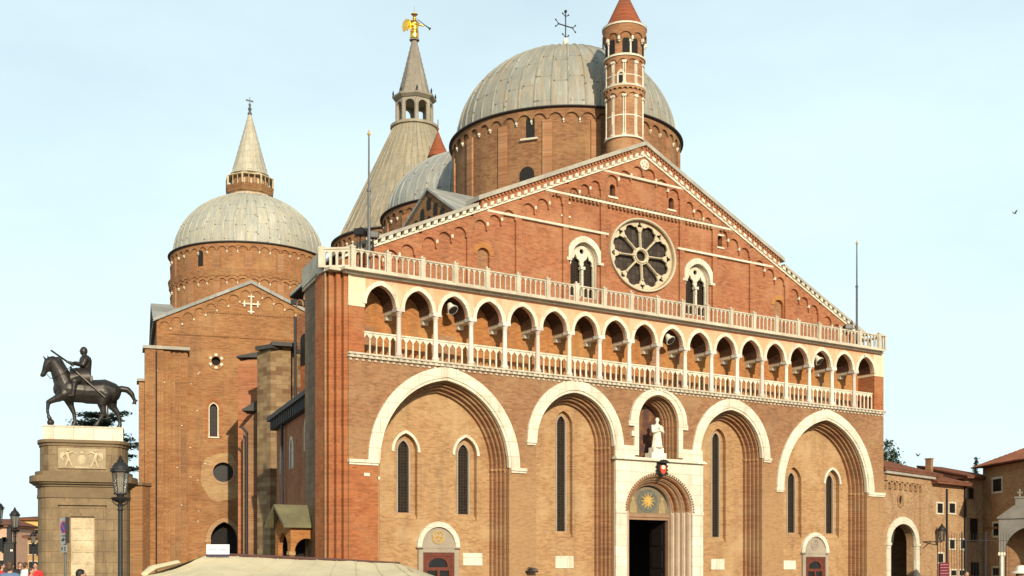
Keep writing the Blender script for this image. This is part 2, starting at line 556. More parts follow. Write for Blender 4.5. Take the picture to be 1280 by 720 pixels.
COPING = stone('grey coping stone', (0.42, 0.38, 0.30), (0.28, 0.25, 0.20), amt=0.7)
PLASTER = stone('salmon plaster', (0.66, 0.27, 0.13), (0.70, 0.42, 0.25), dirt=(0.74, 0.58, 0.42), amt=0.6, run=0.7)
PEDEST = stone('ochre sandstone', (0.30, 0.205, 0.105), (0.18, 0.122, 0.065), dirt=(0.075, 0.055, 0.035), amt=1.0, block=(1.0, 0.46), run=0.95, bv=0.84)
PEDTRIM = stone('dark sandstone moulding', (0.21, 0.14, 0.07), (0.13, 0.088, 0.046), amt=0.9)
RELIEF = stone('pale relief stone', (0.60, 0.49, 0.31), (0.42, 0.32, 0.19), dirt=(0.18, 0.125, 0.065), amt=0.9, run=0.6)
GREYP = stone('grey render', (0.36, 0.30, 0.22), (0.27, 0.22, 0.16), amt=0.5)
LEAD1 = lead('lead dome', 46, 1.5, (0.34, 0.33, 0.27), (0.25, 0.25, 0.215), rust=(0.36, 0.25, 0.12), ru=0.6)
LEAD2 = lead('lead blue grey', 40, 1.7, (0.36, 0.36, 0.32), (0.27, 0.29, 0.27), ru=0.4)
LEAD3 = lead('lead cone', 44, 1.1, (0.32, 0.275, 0.19), (0.20, 0.18, 0.14), rust=(0.42, 0.31, 0.16), ru=0.65)
LEAD4 = lead('lead transept', 44, 1.5, (0.44, 0.43, 0.35), (0.33, 0.33, 0.28), rust=(0.46, 0.36, 0.2))
LEAD5 = lead('lead spire', 16, 0.55, (0.50, 0.46, 0.35), (0.36, 0.325, 0.24), rust=(0.40, 0.30, 0.15))
LEAD6 = lead('lead dark spire', 12, 0.5, (0.27, 0.235, 0.18), (0.19, 0.165, 0.13), rust=(0.33, 0.25, 0.14))
LEADF = stone('lead sheet', (0.38, 0.38, 0.34), (0.27, 0.28, 0.26), amt=0.4, block=(0.7, 2.0))
DKLEAD = plain('dark lead edge', (0.05, 0.045, 0.04), 0.7)
TILE = rooftile('terracotta tiles', (0.25, 0.095, 0.05), (0.11, 0.05, 0.034))
CONETILE = brick('cone brick', (0.31, 0.085, 0.035), (0.25, 0.07, 0.03), (0.22, 0.08, 0.04), st=0.5, pl=0.1)
GLASS = glassgrid('leaded glass', (0.022, 0.015, 0.010), (0.15, 0.14), 0.012, (0.05, 0.036, 0.022))
ROSEGL = glassgrid('rose glass', (0.075, 0.056, 0.042), (0.3, 0.3), 0.02, (0.03, 0.022, 0.016))
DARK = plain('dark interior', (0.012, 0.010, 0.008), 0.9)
WINDARK = plain('dark pane', (0.015, 0.014, 0.013), 0.25)
WOOD = plain('door wood', (0.12, 0.028, 0.012), 0.55, 0, 0.35, 6)
WOODD = plain('dark door leaf', (0.012, 0.006, 0.004), 0.7)
BRONZE = plain('bronze', (0.040, 0.034, 0.028), 0.42, 0.55, 0.5, 3)
IRON = plain('black iron', (0.016, 0.014, 0.013), 0.6, 0.0)
IRONG = plain('grey iron', (0.12, 0.12, 0.115), 0.5, 0.4)
GOLD = plain('gilding', (0.85, 0.48, 0.09), 0.28, 1.0, 0.15)
GOLDP = plain('gold paint', (0.46, 0.27, 0.06), 0.6, 0.0, 0.5, 9)
PALE = plain('pale carved stone', (0.70, 0.64, 0.50), 0.8, 0, 0.2, 5)

# ---------------------------------------------------------------- ground
g = MB(); g.box(-3000, 3000, -1000, 5000, -1, 0)
PAVE = stone('piazza paving', (0.34, 0.28, 0.21), (0.26, 0.215, 0.165), block=(0.9, 0.45), amt=0.4)
kind(g.build('piazza_ground', PAVE), 'structure')

# ---------------------------------------------------------------- the basilica
S = 1.94
O3 = Vector((-6.7276, 53.6523, 0)); ANG = 0.59382147
basil = thing('basilica', 'huge red brick basilica with lead domes, arcaded gallery and broad gabled front', 'church', O3, ANG)
ROOT = Matrix.Translation(O3) @ Matrix.Rotation(ANG, 4, 'Z')
INV = ROOT.inverted()
def loc(x, Y, y=HOR):
    """pixel column x at distance Y, in the church's own frame"""
    return INV @ at(x, y, Y)
CX = 17.45
UL, UR = -0.64, 35.6
A1, A2, A4, A5 = 4.42, 12.0, 22.78, 30.46
BIG = [(A1, 6.45, 3.53, 3.95), (A5, 6.17, 3.60, 4.16)]      # centre, springing, half width, rise of the opening
MID = [(A2, 7.86, 2.44, 2.58), (A4, 7.80, 2.36, 2.56)]
def P(mb, name, mat, parent=basil, **k):
    return mb.build(name, mat, parent, **k)

# front wall with its notches
arches = sorted(BIG + MID)
PW, PS, PH = 2.28, 4.6, 1.93                                 # portal opening in the marble block
def front_outline():
    o = [(UL, 0)]
    for a in arches[:2]: o += hole(a[0], 0, a[1], a[2], a[3])
    o += hole(CX, 0, PS, PW - 0.02, PH - 0.02)
    for a in arches[2:]: o += hole(a[0], 0, a[1], a[2], a[3])
    return o + [(UR, 0), (UR, 10.98), (UL, 10.98)]
NI = (CX - 0.03, 7.37, 9.25, 1.32, 1.42)
w = MB(); w.prism(front_outline(), 0, 0.285, [hole(NI[0], NI[1], NI[2], NI[3], NI[4])])
P(w, 'front_wall', B_BROWN)
# redder brick facing at the left corner
w = MB(); w.box(UL, 0.82, -0.03, -0.002, 0.1, 6.3); P(w, 'corner_facing', B_PIER)

# stepped orders inside each great arch and the recessed wall behind
def recess(a, wins, win_z, win_w, win_top):
    cx, zs, wd, h = a
    mb = MB()
    for k in range(4):
        wo, ho = shrink(wd, h, 0.115 * k)
        wi, hi = shrink(wd, h, 0.115 * (k + 1))
        y0 = 0.19 * k + 0.287
        mb.prism(strip(cx, 0, zs, wo + 0.3, ho + 0.3, wi, hi), y0, y0 + 0.188)
        if k < 3:                                            # a roll moulding in the angle
            pts = [(x, y0 - 0.03, z) for x, z in [(cx - wi - 0.05, 0.05)] + [(px, pz) for px, pz in pointed(cx, zs, wi + 0.05, hi + 0.05)] + [(cx + wi + 0.05, 0.05)]]
            mb.tube(pts, 0.05, 6)
    P(mb, 'arch_orders', B_ORDER)
    wi, hi = shrink(wd, h, 0.46)
    yb = 0.19 * 4 + 0.287
    holes = [[(x - win_w * 2.1, win_z - 0.25)] + pointed(x, win_top - 0.52, win_w * 2.1, win_w * 2.9, 8) + [(x + win_w * 2.1, win_z - 0.25)] for x in wins]
    mb = MB(); mb.prism(hole(cx, 0, zs, wi + 0.25, hi + 0.25), yb, yb + 0.24, holes)
    P(mb, 'recess_wall', B_TAN)
    for x in wins:
        mb = MB()
        inner = hole(x, win_z, win_top - win_w * 1.5, win_w, win_w * 1.6, 8)
        mb.prism(rect(x - win_w * 2.2, x + win_w * 2.2, win_z - 0.4, win_top + 0.75), yb + 0.242, yb + 0.34, [inner])
        # sloping sill
        mb.add([(x - win_w * 2.05, yb + 0.03, win_z - 0.24), (x + win_w * 2.05, yb + 0.03, win_z - 0.24), (x + win_w * 2.05, yb + 0.241, win_z + 0.05), (x - win_w * 2.05, yb + 0.241, win_z + 0.05)], [(0, 1, 2, 3)])
        wi_ = P(mb, 'lancet_window', B_TAN)
        f = MB(); f.prism(strip(x, win_z, win_top - win_w * 1.5, win_w + 0.07, win_w * 1.6 + 0.07, win_w - 0.005, win_w * 1.6 - 0.005, 8), yb + 0.21, yb + 0.32); P(f, 'frame', GREYP, wi_)
        gl = MB(); gl.prism(rect(x - win_w * 1.3, x + win_w * 1.3, win_z - 0.2, win_top + 0.4), yb + 0.38, yb + 0.40); P(gl, 'pane', GLASS, wi_)
    return yb
WB = 1.62
for a in BIG:
    yb = recess(a, (a[0] - 1.60, a[0] + 1.70), 4.15 if a[0] < 10 else 3.62, 0.30, 7.55 if a[0] < 10 else 7.18)
    for x in (a[0] - 1.60, a[0] + 1.70):                     # white hoods over the pairs of lancets
        zt = 7.55 if a[0] < 10 else 7.18
        m = MB(); m.prism(strip(x, zt - 0.52, zt - 0.52, 0.765, 1.01, 0.635, 0.87, 10), yb - 0.07, yb + 0.05)
        if a[0] < 10 or x > a[0]: P(m, 'hood_moulding', MARBLE)
for a in MID:
    recess(a, (a[0],), 3.42 if a[0] < 15 else 3.28, 0.27, 9.35 if a[0] < 15 else 9.15)
# white archivolts, imposts
for i, a in enumerate(arches):
    t = 0.58
    wo, ho = shrink(a[2], a[3], -t)
    m = MB()
    m.prism(strip(a[0], a[1], a[1], wo, ho, a[2] + 0.1, a[3] + 0.1, 20), -0.10, 0.12)
    wi_, hi_ = shrink(a[2], a[3], -0.14)
    m.prism(strip(a[0], a[1], a[1], wi_, hi_, a[2] - 0.03, a[3] - 0.03, 20), -0.05, 0.16)
    P(m, 'archivolt', MARBLE, smooth=None)
    m = MB()
    zt, zb = a[1] + 0.0, a[1] - 0.24
    segs = {0: ((UL - 0.03, a[0] - a[2] - 0.05), (a[0] + a[2] + 0.06, a[0] + wo + 0.42)),
            1: ((a[0] - wo - 0.05, a[0] - a[2] - 0.05), (a[0] + a[2] + 0.06, a[0] + wo - 0.62)),
            2: ((a[0] - wo + 0.4, a[0] - a[2] - 0.05), (a[0] + a[2] + 0.06, a[0] + wo + 0.1)),
            3: ((a[0] - wo - 0.08, a[0] - a[2] - 0.05), (a[0] + a[2] + 0.06, UR + 0.03))}[i]
    for x0, x1 in segs:
        if x1 > x0:
            m.box(x0, x1, -0.13, 0.1, zb + 0.1, zt); m.box(x0 + 0.03, x1 - 0.03, -0.08, 0.1, zb, zb + 0.1)
    P(m, 'impost_moulding', MARBLE, split=True)
    m = MB()                                                 # impost stringing through the orders on both jambs
    for k in range(4):
        wi, hi = shrink(a[2], a[3], 0.115 * (k + 1))
        y0 = 0.19 * k + 0.287
        m.box(a[0] + wi - 0.04, a[0] + wi + 0.2, y0 - 0.05, y0 + 0.18, zt - 0.14, zt - 0.02)
        m.box(a[0] - wi - 0.2, a[0] - wi + 0.04, y0 - 0.05, y0 + 0.18, zt - 0.14, zt - 0.02)
    P(m, 'jamb_impost', B_TAN)
# blank marble plaques on the wall
for x0, x1, z0, z1, y in ((5.95, 7.05, 1.72, 2.32, yb), (11.45, 12.6, 1.58, 2.2, yb), (22.2, 23.2, 1.5, 2.1, yb), (27.95, 28.95, 1.5, 2.02, yb)):
    m = MB(); m.box(x0, x1, y - 0.05, y + 0.03, z0, z1); P(m, 'plaque', MARBLE)
m = MB(); m.box(0.1, 0.38, -0.06, -0.031, 5.72, 5.86); m.box(0.75, 0.92, -0.03, 0.01, 5.58, 5.72); P(m, 'stone_inset', MARBLE, split=True)

# small side doors inside the great arches
def side_door(cx, zl, zt, emblem, gold):
    d = MB()
    for x0, x1, z0, z1 in ((cx - 0.86, cx - 0.70, 0, zl), (cx + 0.70, cx + 0.86, 0, zl), (cx - 0.70, cx + 0.70, zl - 0.16, zl), (cx - 0.70, cx + 0.70, zl - 0.86, zl - 0.76), (cx - 0.06, cx + 0.06, 0, zl - 0.86)):
        d.box(x0, x1, yb - 0.10, yb - 0.005, z0, z1)
    fan = [rect(cx - 0.70, cx + 0.70, zl - 0.76, zl - 0.16)]
    d.prism(fan[0], yb - 0.075, yb - 0.02, [[(cx - 0.52, zl - 0.70)] + pointed(cx, zl - 0.62, 0.52, 0.36, 8) + [(cx + 0.52, zl - 0.70)]])
    d.box(cx - 0.70, cx - 0.6, yb - 0.085, yb - 0.02, 0, zl - 0.86); d.box(cx + 0.6, cx + 0.70, yb - 0.085, yb - 0.02, 0, zl - 0.86)
    o = P(d, 'side_door', WOOD)
    p = MB(); p.box(cx - 0.86, cx + 0.86, yb - 0.018, yb - 0.003, 0, zl - 0.02); P(p, 'glazing', WINDARK, o)
    s = MB(); s.box(cx - 1.10, cx - 0.861, yb - 0.14, yb + 0.1, 0, zl + 0.14); s.box(cx + 0.861, cx + 1.10, yb - 0.14, yb + 0.1, 0, zl + 0.14)
    s.box(cx - 0.861, cx + 0.861, yb - 0.14, yb + 0.1, zl + 0.002, zl + 0.2); s.box(cx - 1.2, cx + 1.2, yb - 0.16, yb - 0.02, zl + 0.2, zl + 0.27)
    P(s, 'stone_surround', GREYP, o)
    t = MB(); t.prism(pointed(cx, zl + 0.27, 0.95, 0.98), yb - 0.04, yb + 0.03); ty = P(t, 'tympanum', GREYP, o)
    h = MB(); h.prism(strip(cx, zl + 0.27, zl + 0.27, 1.17, 1.2, 0.93, 0.95), yb - 0.16, yb + 0.02); P(h, 'arch_hood', MARBLE, o)
    e = MB(); c = (cx, zl + 0.72)
    e.prism(oval(c[0], c[1], 0.33, 0.31, 28), yb - 0.075, yb - 0.041, [oval(c[0], c[1], 0.28, 0.265, 28)])
    for k in range(3):
        aa = PI / 2 + k * 2 * PI / 3
        q = (c[0] + 0.13 * math.cos(aa), c[1] + 0.12 * math.sin(aa))
        e.prism(oval(q[0], q[1], 0.125, 0.12, 20), yb - 0.074, yb - 0.042, [oval(q[0], q[1], 0.08, 0.075, 20)])
    P(e, 'round_emblem', GOLDP if gold else GREYP, o)
    return o
side_door(4.55, 2.33, 3.6, 0, True)
side_door(30.58, 2.24, 3.6, 0, False)

# marble portal block
m = MB()
m.prism([(14.45, 0)] + hole(CX, 0, PS, PW, PH, 18) + [(20.5, 0), (20.5, 7.2), (14.45, 7.2)], -0.16, -0.003)
por = P(m, 'portal_block', MARBLE_B)
m = MB(); m.box(14.33, 20.62, -0.34, -0.003, 7.2, 7.30); m.box(14.40, 20.56, -0.24, -0.003, 7.30, 7.36)
m.box(14.45, NI[0] - NI[3] - 0.34, -0.12, -0.003, 7.36, 7.95); m.box(NI[0] + NI[3] + 0.34, 20.5, -0.12, -0.003, 7.36, 7.95)
m.box(NI[0] - NI[3] - 0.34, NI[0] + NI[3] + 0.34, -0.003, 0.9, 7.25, 7.37)
P(m, 'portal_cornice', MARBLE, por)
m = MB()
for x in (14.45, 19.86):
    m.box(x, x + 0.65, -0.19, -0.161, PS - 0.17, PS + 0.02)
P(m, 'string_course', MARBLE_B, por, split=True)
mr, mp_ = MB(), MB()
for k in range(4):
    wo, ho = PW - 0.2 * k, PH - 0.13 * k
    wi, hi = PW - 0.2 * (k + 1), PH - 0.13 * (k + 1)
    y0 = 0.0 + 0.22 * k
    (mr if k % 2 == 0 else mp_).prism(strip(CX, PS, PS, wo + (0.2 if k else -0.021), ho + (0.2 if k else -0.021), wi, hi, 18), y0, y0 + 0.218)
    mp_.box(CX + wi, CX + wo - (0.021 if k == 0 else -0.1), y0, y0 + 0.218, 0, PS)
    mp_.box(CX - wo + (0.021 if k == 0 else -0.1), CX - wi, y0, y0 + 0.218, 0, PS)
    for sgn in (-1, 1):
        mp_.tube([(CX + sgn * (wi + 0.1), y0 - 0.03, 0.3), (CX + sgn * (wi + 0.1), y0 - 0.03, PS - 0.1)], 0.075, 8)
    mr.tube([(x, y0 - 0.02, z) for x, z in pointed(CX, PS, wi + 0.09, hi + 0.09, 16)], 0.07, 8)
P(mr, 'portal_archivolts', B_ORDER, por)
P(mp_, 'portal_jambs', stone('pinkish marble', (0.52, 0.40, 0.28), (0.40, 0.28, 0.19), amt=0.5), por)
m = MB()
n = 44
for i in range(n + 1):
    a = PI * i / n
    x, z = CX - (PW + 0.06) * math.cos(a), PS + (PH + 0.06) * math.sin(a)
    m.ball((x, -0.19, z), 0.055, 6, 4)
P(m, 'bead_moulding', B_ORDER, por)
yT = 0.88
m = MB(); m.prism(pointed(CX, PS - 0.12, 1.5, 1.43, 18), yT, yT + 0.06)
tym = P(m, 'tympanum', stone('fresco ground', (0.22, 0.17, 0.10), (0.15, 0.12, 0.075), amt=0.4), por)
m = MB(); m.prism(oval(CX, 5.17, 0.70, 0.62, 36), yT - 0.025, yT - 0.004); P(m, 'blue_disc', plain('slate blue', (0.10, 0.105, 0.085), 0.85, 0, 0.5, 6), por)
m = MB()
ray = []
for i in range(24):
    a = 2 * PI * i / 24 + PI / 2
    rr = 0.50 if i % 2 == 0 else 0.19
    ray.append((CX + 1.08 * rr * math.cos(a), 5.17 + rr * math.sin(a)))
m.prism(ray, yT - 0.05, yT - 0.027)
m.prism(oval(CX, 5.17, 0.17, 0.155, 20), yT - 0.065, yT - 0.051)
P(m, 'golden_sun', GOLDP, por)
m = MB()
for sgn in (-1, 1):                                          # half-length painted saints each side
    x = CX + sgn * 1.0
    m.prism([(x - 0.24, 4.52), (x + 0.24, 4.52), (x + 0.22, 4.95), (x + 0.1, 5.15), (x - 0.1, 5.15), (x - 0.22, 4.95)], yT - 0.02, yT - 0.003)
    m.prism(oval(x, 5.27, 0.12, 0.13, 14), yT - 0.02, yT - 0.003)
P(m, 'painted_saint', plain('faded ochre paint', (0.30, 0.22, 0.10), 0.8), por, split=True)
m = MB(); m.box(CX - 1.62, CX + 1.62, yT - 0.13, yT + 0.1, PS - 0.30, PS - 0.12); m.box(CX - 1.55, CX + 1.55, yT - 0.06, yT + 0.1, 4.16, PS - 0.30)
m.box(CX - 1.62, CX - 1.40, yT - 0.06, yT + 0.15, 0, 4.16); m.box(CX + 1.40, CX + 1.62, yT - 0.06, yT + 0.15, 0, 4.16)
P(m, 'door_frame', stone('brown door frame', (0.34, 0.20, 0.11), (0.24, 0.13, 0.075), amt=0.5), por)
m = MB()
for sgn in (-1, 1):
    m.box(CX + sgn * 1.39 - 0.04, CX + sgn * 1.39 + 0.04, yT + 0.16, yT + 1.4, 0, 4.15)
    for zz in (0.4, 1.6, 2.8):
        m.box(CX + sgn * 1.33 - 0.02, CX + sgn * 1.33 + 0.02, yT + 0.35, yT + 1.2, zz, zz + 0.9)
P(m, 'door_leaf', WOODD, por)
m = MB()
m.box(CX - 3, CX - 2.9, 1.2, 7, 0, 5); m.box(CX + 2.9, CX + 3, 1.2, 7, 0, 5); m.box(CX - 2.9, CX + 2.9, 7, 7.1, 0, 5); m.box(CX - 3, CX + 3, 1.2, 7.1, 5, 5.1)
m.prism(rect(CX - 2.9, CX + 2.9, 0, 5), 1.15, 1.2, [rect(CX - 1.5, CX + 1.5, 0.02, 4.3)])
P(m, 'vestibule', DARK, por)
# coat of arms hung on the block
m = MB()
c = (CX, 6.83)
m.prism([(c[0] - 0.26, c[1] + 0.30), (c[0] + 0.26, c[1] + 0.30), (c[0] + 0.30, c[1] + 0.05), (c[0] + 0.22, c[1] - 0.26), (c[0], c[1] - 0.42), (c[0] - 0.22, c[1] - 0.26), (c[0] - 0.30, c[1] + 0.05)], -0.36, -0.165)
m.lathe([(0.0, 7.30), (0.16, 7.27), (0.34, 7.14), (0.34, 7.12), (0.1, 7.1)], c[0], -0.42, 14)
for sgn in (-1, 1):
    for zz in (0.12, -0.08, -0.24): m.ball((c[0] + sgn * 0.33, -0.3, c[1] + zz), 0.07, 6, 4)
coat = P(m, 'coat_of_arms', IRON)
m = MB(); m.prism([(c[0] - 0.19, c[1] + 0.16), (c[0] + 0.19, c[1] + 0.16), (c[0] + 0.2, c[1] - 0.05), (c[0] + 0.14, c[1] - 0.22), (c[0], c[1] - 0.32), (c[0] - 0.14, c[1] - 0.22), (c[0] - 0.2, c[1] - 0.05)], -0.40, -0.361); P(m, 'red_shield', plain('red enamel', (0.50, 0.06, 0.02), 0.4), coat)
m = MB(); m.prism(oval(c[0] - 0.02, c[1] + 0.06, 0.13, 0.11, 16), -0.43, -0.401); P(m, 'white_charge', PALE, coat)

# niche with its stepped frame
nc, nz0, nzs, nw, nh = NI
m = MB(); m.prism(strip(nc, nzs, nzs, 1.96, 1.80, nw + 0.36, nh + 0.28, 18), -0.14, 0.05)
m.prism(strip(nc, nz0 + 0.1, nzs, nw + 0.36, nh + 0.30, nw + 0.06, nh + 0.06, 18), -0.10, 0.06)
for z0, z1, ex in ((8.98, 9.25, 2.06), (8.45, 8.72, 1.86)):
    m.box(nc - ex, nc - nw - 0.361, -0.12, 0.03, z0, z1)
m.box(nc + nw + 0.361, nc + 2.04, -0.12, 0.03, 8.98, 9.25)
m.box(nc - 0.2, nc + 0.16, -0.12, 0.02, 11.02, 11.16)
P(m, 'niche_frame', MARBLE)
m = MB()
for k in range(4):
    wi, hi = nw - 0.085 * (k + 1), nh - 0.07 * (k + 1)
    y0 = 0.287 + 0.16 * k
    m.prism(strip(nc, nz0 - 0.02, nzs, wi + 0.4, hi + 0.4, wi, hi, 18), y0, y0 + 0.158)
    m.tube([(x, y0 - 0.02, z) for x, z in [(nc - wi - 0.05, nz0)] + pointed(nc, nzs, wi + 0.05, hi + 0.05, 14) + [(nc + wi + 0.05, nz0)]], 0.035, 6)
P(m, 'niche_orders', B_ORDER)
m = MB(); m.prism(hole(nc, nz0 - 0.05, nzs, nw, nh, 14), 1.25, 1.32)
FRESCO = newmat('dark fresco', 0.85)
t_ = nd(FRESCO[1], 'ShaderNodeTexCoord'); nn_ = noisev(FRESCO[1], t_.outputs['Object'], 1.6, 5, 0.6)
cr = nd(FRESCO[1], 'ShaderNodeValToRGB')
FRESCO[1].links.new(nn_, cr.inputs[0]); FRESCO[1].links.new(cr.outputs[0], FRESCO[2].inputs['Base Color'])
cr.color_ramp.elements[0].position = 0.36; cr.color_ramp.elements[0].color = (0.05, 0.045, 0.045, 1)
cr.color_ramp.elements[1].position = 0.68; cr.color_ramp.elements[1].color = (0.22, 0.11, 0.035, 1)
e = cr.color_ramp.elements.new(0.5); e.color = (0.10, 0.04, 0.028, 1)
P(m, 'niche_fresco', FRESCO[0])
m = MB(); m.box(nc - 1.35, nc + 1.35, 0.9, 1.3, nz0 - 0.2, nz0 - 0.02); m.prism(strip(nc, nz0 - 0.02, nzs, nw + 0.1, nh + 0.1, nw - 0.3, nh - 0.24, 14), 0.93, 1.25)
P(m, 'niche_shell', B_ORDER)

# the gallery: floor, parapet base with dentils, columns, arcade, back wall
m = MB()
m.box(UL - 0.05, UR + 0.05, -0.10, 1.25, 11.0, 11.2); m.box(UL - 0.08, UR + 0.08, -0.20, -0.10, 11.12, 11.2)
x = UL
while x < UR:
    m.box(x, x + 0.17, -0.17, -0.10, 10.98, 11.10); m.box(x + 0.02, x + 0.15, -0.06, -0.002, 10.86, 10.98); x += 0.31
P(m, 'gallery_cornice', ISTRIA)
m = MB(); m.box(UL, UR, 1.25, 1.75, 10.9, 14.9); P(m, 'gallery_back_wall', B_LOGGIA)
m = MB(); m.box(UL, 0.14, 0.0, 1.25, 11.2, 13.28); m.box(34.75, UR, 0.0, 1.25, 11.2, 13.28); P(m, 'gallery_pier', B_PIER, split=True)
m = MB(); m.box(UL - 0.02, 0.16, -0.02, 1.25, 13.28, 13.45); m.box(34.73, UR + 0.02, -0.02, 1.25, 13.28, 13.45)
o = [(UL, 13.45)]
cen = [S * (k + 0.5) for k in range(18)]
for k, cx in enumerate(cen):
    hw = 0.755
    o += pointed(cx, 13.45, hw, 0.92, 9)
o += [(UR, 13.45), (UR, 14.75), (UL, 14.75)]
# end pieces in white marble, middle in salmon plaster: one slab each
split = lambda a, b: [(x, z) for x, z in o if a - 1e-6 <= x <= b + 1e-6]
mid = [(0.2, 13.45)] + [p for p in o if 0.2 < p[0] < 34.7 and p[1] < 14.7] + [(34.7, 13.45), (34.7, 14.75), (0.2, 14.75)]
me_ = MB(); me_.prism(mid, 0.0, 0.26); P(me_, 'arcade_wall', PLASTER)
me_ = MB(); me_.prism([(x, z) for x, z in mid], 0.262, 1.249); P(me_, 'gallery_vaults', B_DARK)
m.box(UL, 0.2, 0.0, 1.25, 13.45, 14.75); m.box(34.7, UR, 0.0, 1.25, 13.45, 14.75)
m.box(UL - 0.02, UL + 0.1, -0.03, 0.0, 13.28, 14.72)
P(m, 'arcade_end_block', stone('cream marble', (0.72, 0.58, 0.40), (0.66, 0.50, 0.33), amt=0.3), split=True)
m = MB()
for cx in cen:
    m.prism(strip(cx, 13.45, 13.45, 0.93, 1.11, 0.74, 0.905, 10), -0.055, 0.1)
P(m, 'arcade_mouldings', MARBLE)
for k in range(1, 18):
    x = S * k + rnd.uniform(-0.012, 0.012)
    m = MB()
    m.lathe([(0.17, 11.2), (0.17, 11.27), (0.20, 11.30), (0.15, 11.38), (0.125, 11.44), (0.105, 13.06), (0.13, 13.08), (0.105, 13.11), (0.13, 13.17), (0.19, 13.28)], x, 0.08, 12)
    m.box(x - 0.21, x + 0.21, -0.11, 0.33, 13.28, 13.45)
    c_ = P(m, 'gallery_column', stone('column marble %d' % (k % 4), *(((0.74, 0.69, 0.58), (0.62, 0.57, 0.47)), ((0.60, 0.50, 0.42), (0.5, 0.42, 0.35)), ((0.7, 0.62, 0.5), (0.58, 0.5, 0.4)), ((0.66, 0.62, 0.55), (0.55, 0.5, 0.43)))[k % 4], amt=0.4) if k <= 4 else bpy.data.materials['column marble %d' % (k % 4)], smooth=50)
    b_ = MB(); b_.box(x - 0.17, x + 0.17, 0.33, 1.25, 13.26, 13.449); b_.box(x - 0.15, x + 0.15, 1.0, 1.25, 13.06, 13.26)
    P(b_, 'impost_beam', ISTRIA, c_)
# pointed lower balustrade between the columns
m = MB()
for k in range(18):
    x0, x1 = S * k + 0.04, S * (k + 1) - 0.04
    if k == 0: x0 = 0.14
    if k == 17: x1 = 34.75
    n = 5; pw = (x1 - x0 - 0.07) / n
    hs = []
    for i in range(n):
        a, b = x0 + 0.07 + i * pw + rnd.uniform(-0.012, 0.012), x0 + (i + 1) * pw + rnd.uniform(-0.012, 0.012)
        hs.append([(a, 11.23), (b, 11.23), (b, 11.95), ((a + b) / 2, 12.12), (a, 11.95)])
    m.prism(rect(x0, x1, 11.2, 12.18), 0.17, 0.23, hs)
m.box(-0.12, 35.0, 0.13, 0.27, 12.18, 12.25)
P(m, 'gallery_parapet', MARBLE)
# doors and recesses on the gallery's back wall
m = MB()
for x, wd, z0, z1 in ((3 * S - 0.75, 0.55, 11.2, 12.75), (9.5 * S - 0.1, 0.36, 11.2, 13.2), (10.5 * S - 0.2, 0.36, 11.2, 13.2), (4.9 * S, 0.26, 11.9, 12.35), (13.2 * S, 0.26, 11.7, 12.3), (16.2 * S, 0.3, 11.2, 12.9), (1.0, 0.3, 11.6, 12.7)):
    m.box(x - wd, x + wd, 1.22, 1.249, z0, z1)
P(m, 'gallery_door', B_ORDER, split=True)
# upper cornice and terrace
m = MB()
m.box(UL - 0.3, UR - 0.22, -0.22, 0.0, 14.66, 14.76); m.box(UL - 0.42, UR - 0.42, -0.46, 0.5, 14.76, 14.88); m.box(UL, UR, 0.5, 1.4, 14.752, 14.86)
# carried round the stepped left corner
m.box(UL - 0.95, UL - 0.42, -0.05, 1.2, 14.74, 14.87)
P(m, 'terrace_cornice', ISTRIA)
# upper balustrade
m = MB()
nb = 20; u0, u1 = -0.62, 34.75; bw_ = (u1 - u0) / nb
yb0 = -0.36
def post(x, y):
    m.box(x - 0.10, x + 0.10, y - 0.08, y + 0.10, 14.88, 15.76); m.box(x - 0.12, x + 0.12, y - 0.10, y + 0.12, 15.76, 15.81); m.ball((x, y + 0.02, 15.86), 0.06, 6, 4)
for i in range(nb + 1):
    post(u0 + i * bw_, yb0)
    if i < nb:
        x0, x1 = u0 + i * bw_ + 0.11, u0 + (i + 1) * bw_ - 0.11
        n = 5; pw = (x1 - x0 - 0.05) / n
        hs = [hole(x0 + 0.05 + (j + 0.5) * pw - 0.025, 14.94, 15.48, (pw - 0.06) / 2, 0.16, 4) for j in range(n)]
        m.prism(rect(x0, x1, 14.88, 15.70), yb0 - 0.02, yb0 + 0.05, hs)
m.box(u0, u1, yb0 - 0.06, yb0 + 0.09, 15.66, 15.72)
up_bal = P(m, 'terrace_balustrade', ISTRIA)
# return of the balustrade along the left flank
a, b = Vector((-0.72, -0.30)), Vector((-1.62, 0.42))
d = (b - a); Lr = d.length
m = MB(Matrix.Translation((a.x, a.y, 0)) @ Matrix.Rotation(math.atan2(d.y, d.x), 4, 'Z'))
m.prism(rect(0, Lr, 14.88, 15.68), -0.05, 0.06, [hole((j + 0.5) * Lr / 4, 14.98, 15.46, 0.09, 0.12, 4) for j in range(4)])
m.box(0, Lr + 0.1, -0.09, 0.10, 15.68, 15.76); m.box(Lr, Lr + 0.24, -0.12, 0.12, 14.88, 15.82)
P(m, 'balustrade_return', ISTRIA, up_bal)
a, b = Vector((-1.62, 0.42)), Vector((-0.75, 4.6))
d = (b - a)
m = MB(Matrix.Translation((a.x, a.y, 0)) @ Matrix.Rotation(math.atan2(d.y, d.x), 4, 'Z'))
m.box(0.1, d.length, -0.06, 0.06, 14.88, 15.78)
P(m, 'flank_parapet', ISTRIA, up_bal)
a = INV @ at(1078, 420, 73.9)
m = MB(); m.box(35.25, 35.45, -0.36, 3.0, 14.88, 15.0); m.box(35.2, 35.5, -0.36, 3.0, 15.66, 15.76); m.box(34.7, 35.3, -0.42, -0.26, 15.68, 15.76)
for k in range(9): m.box(35.3, 35.4, -0.36 + k * 0.4, -0.28 + k * 0.4, 15.0, 15.66)
for k in range(3): m.box(34.86 + k * 0.2, 34.93 + k * 0.2, -0.38, -0.3, 14.88, 15.68)
P(m, 'balustrade_return', ISTRIA, up_bal)

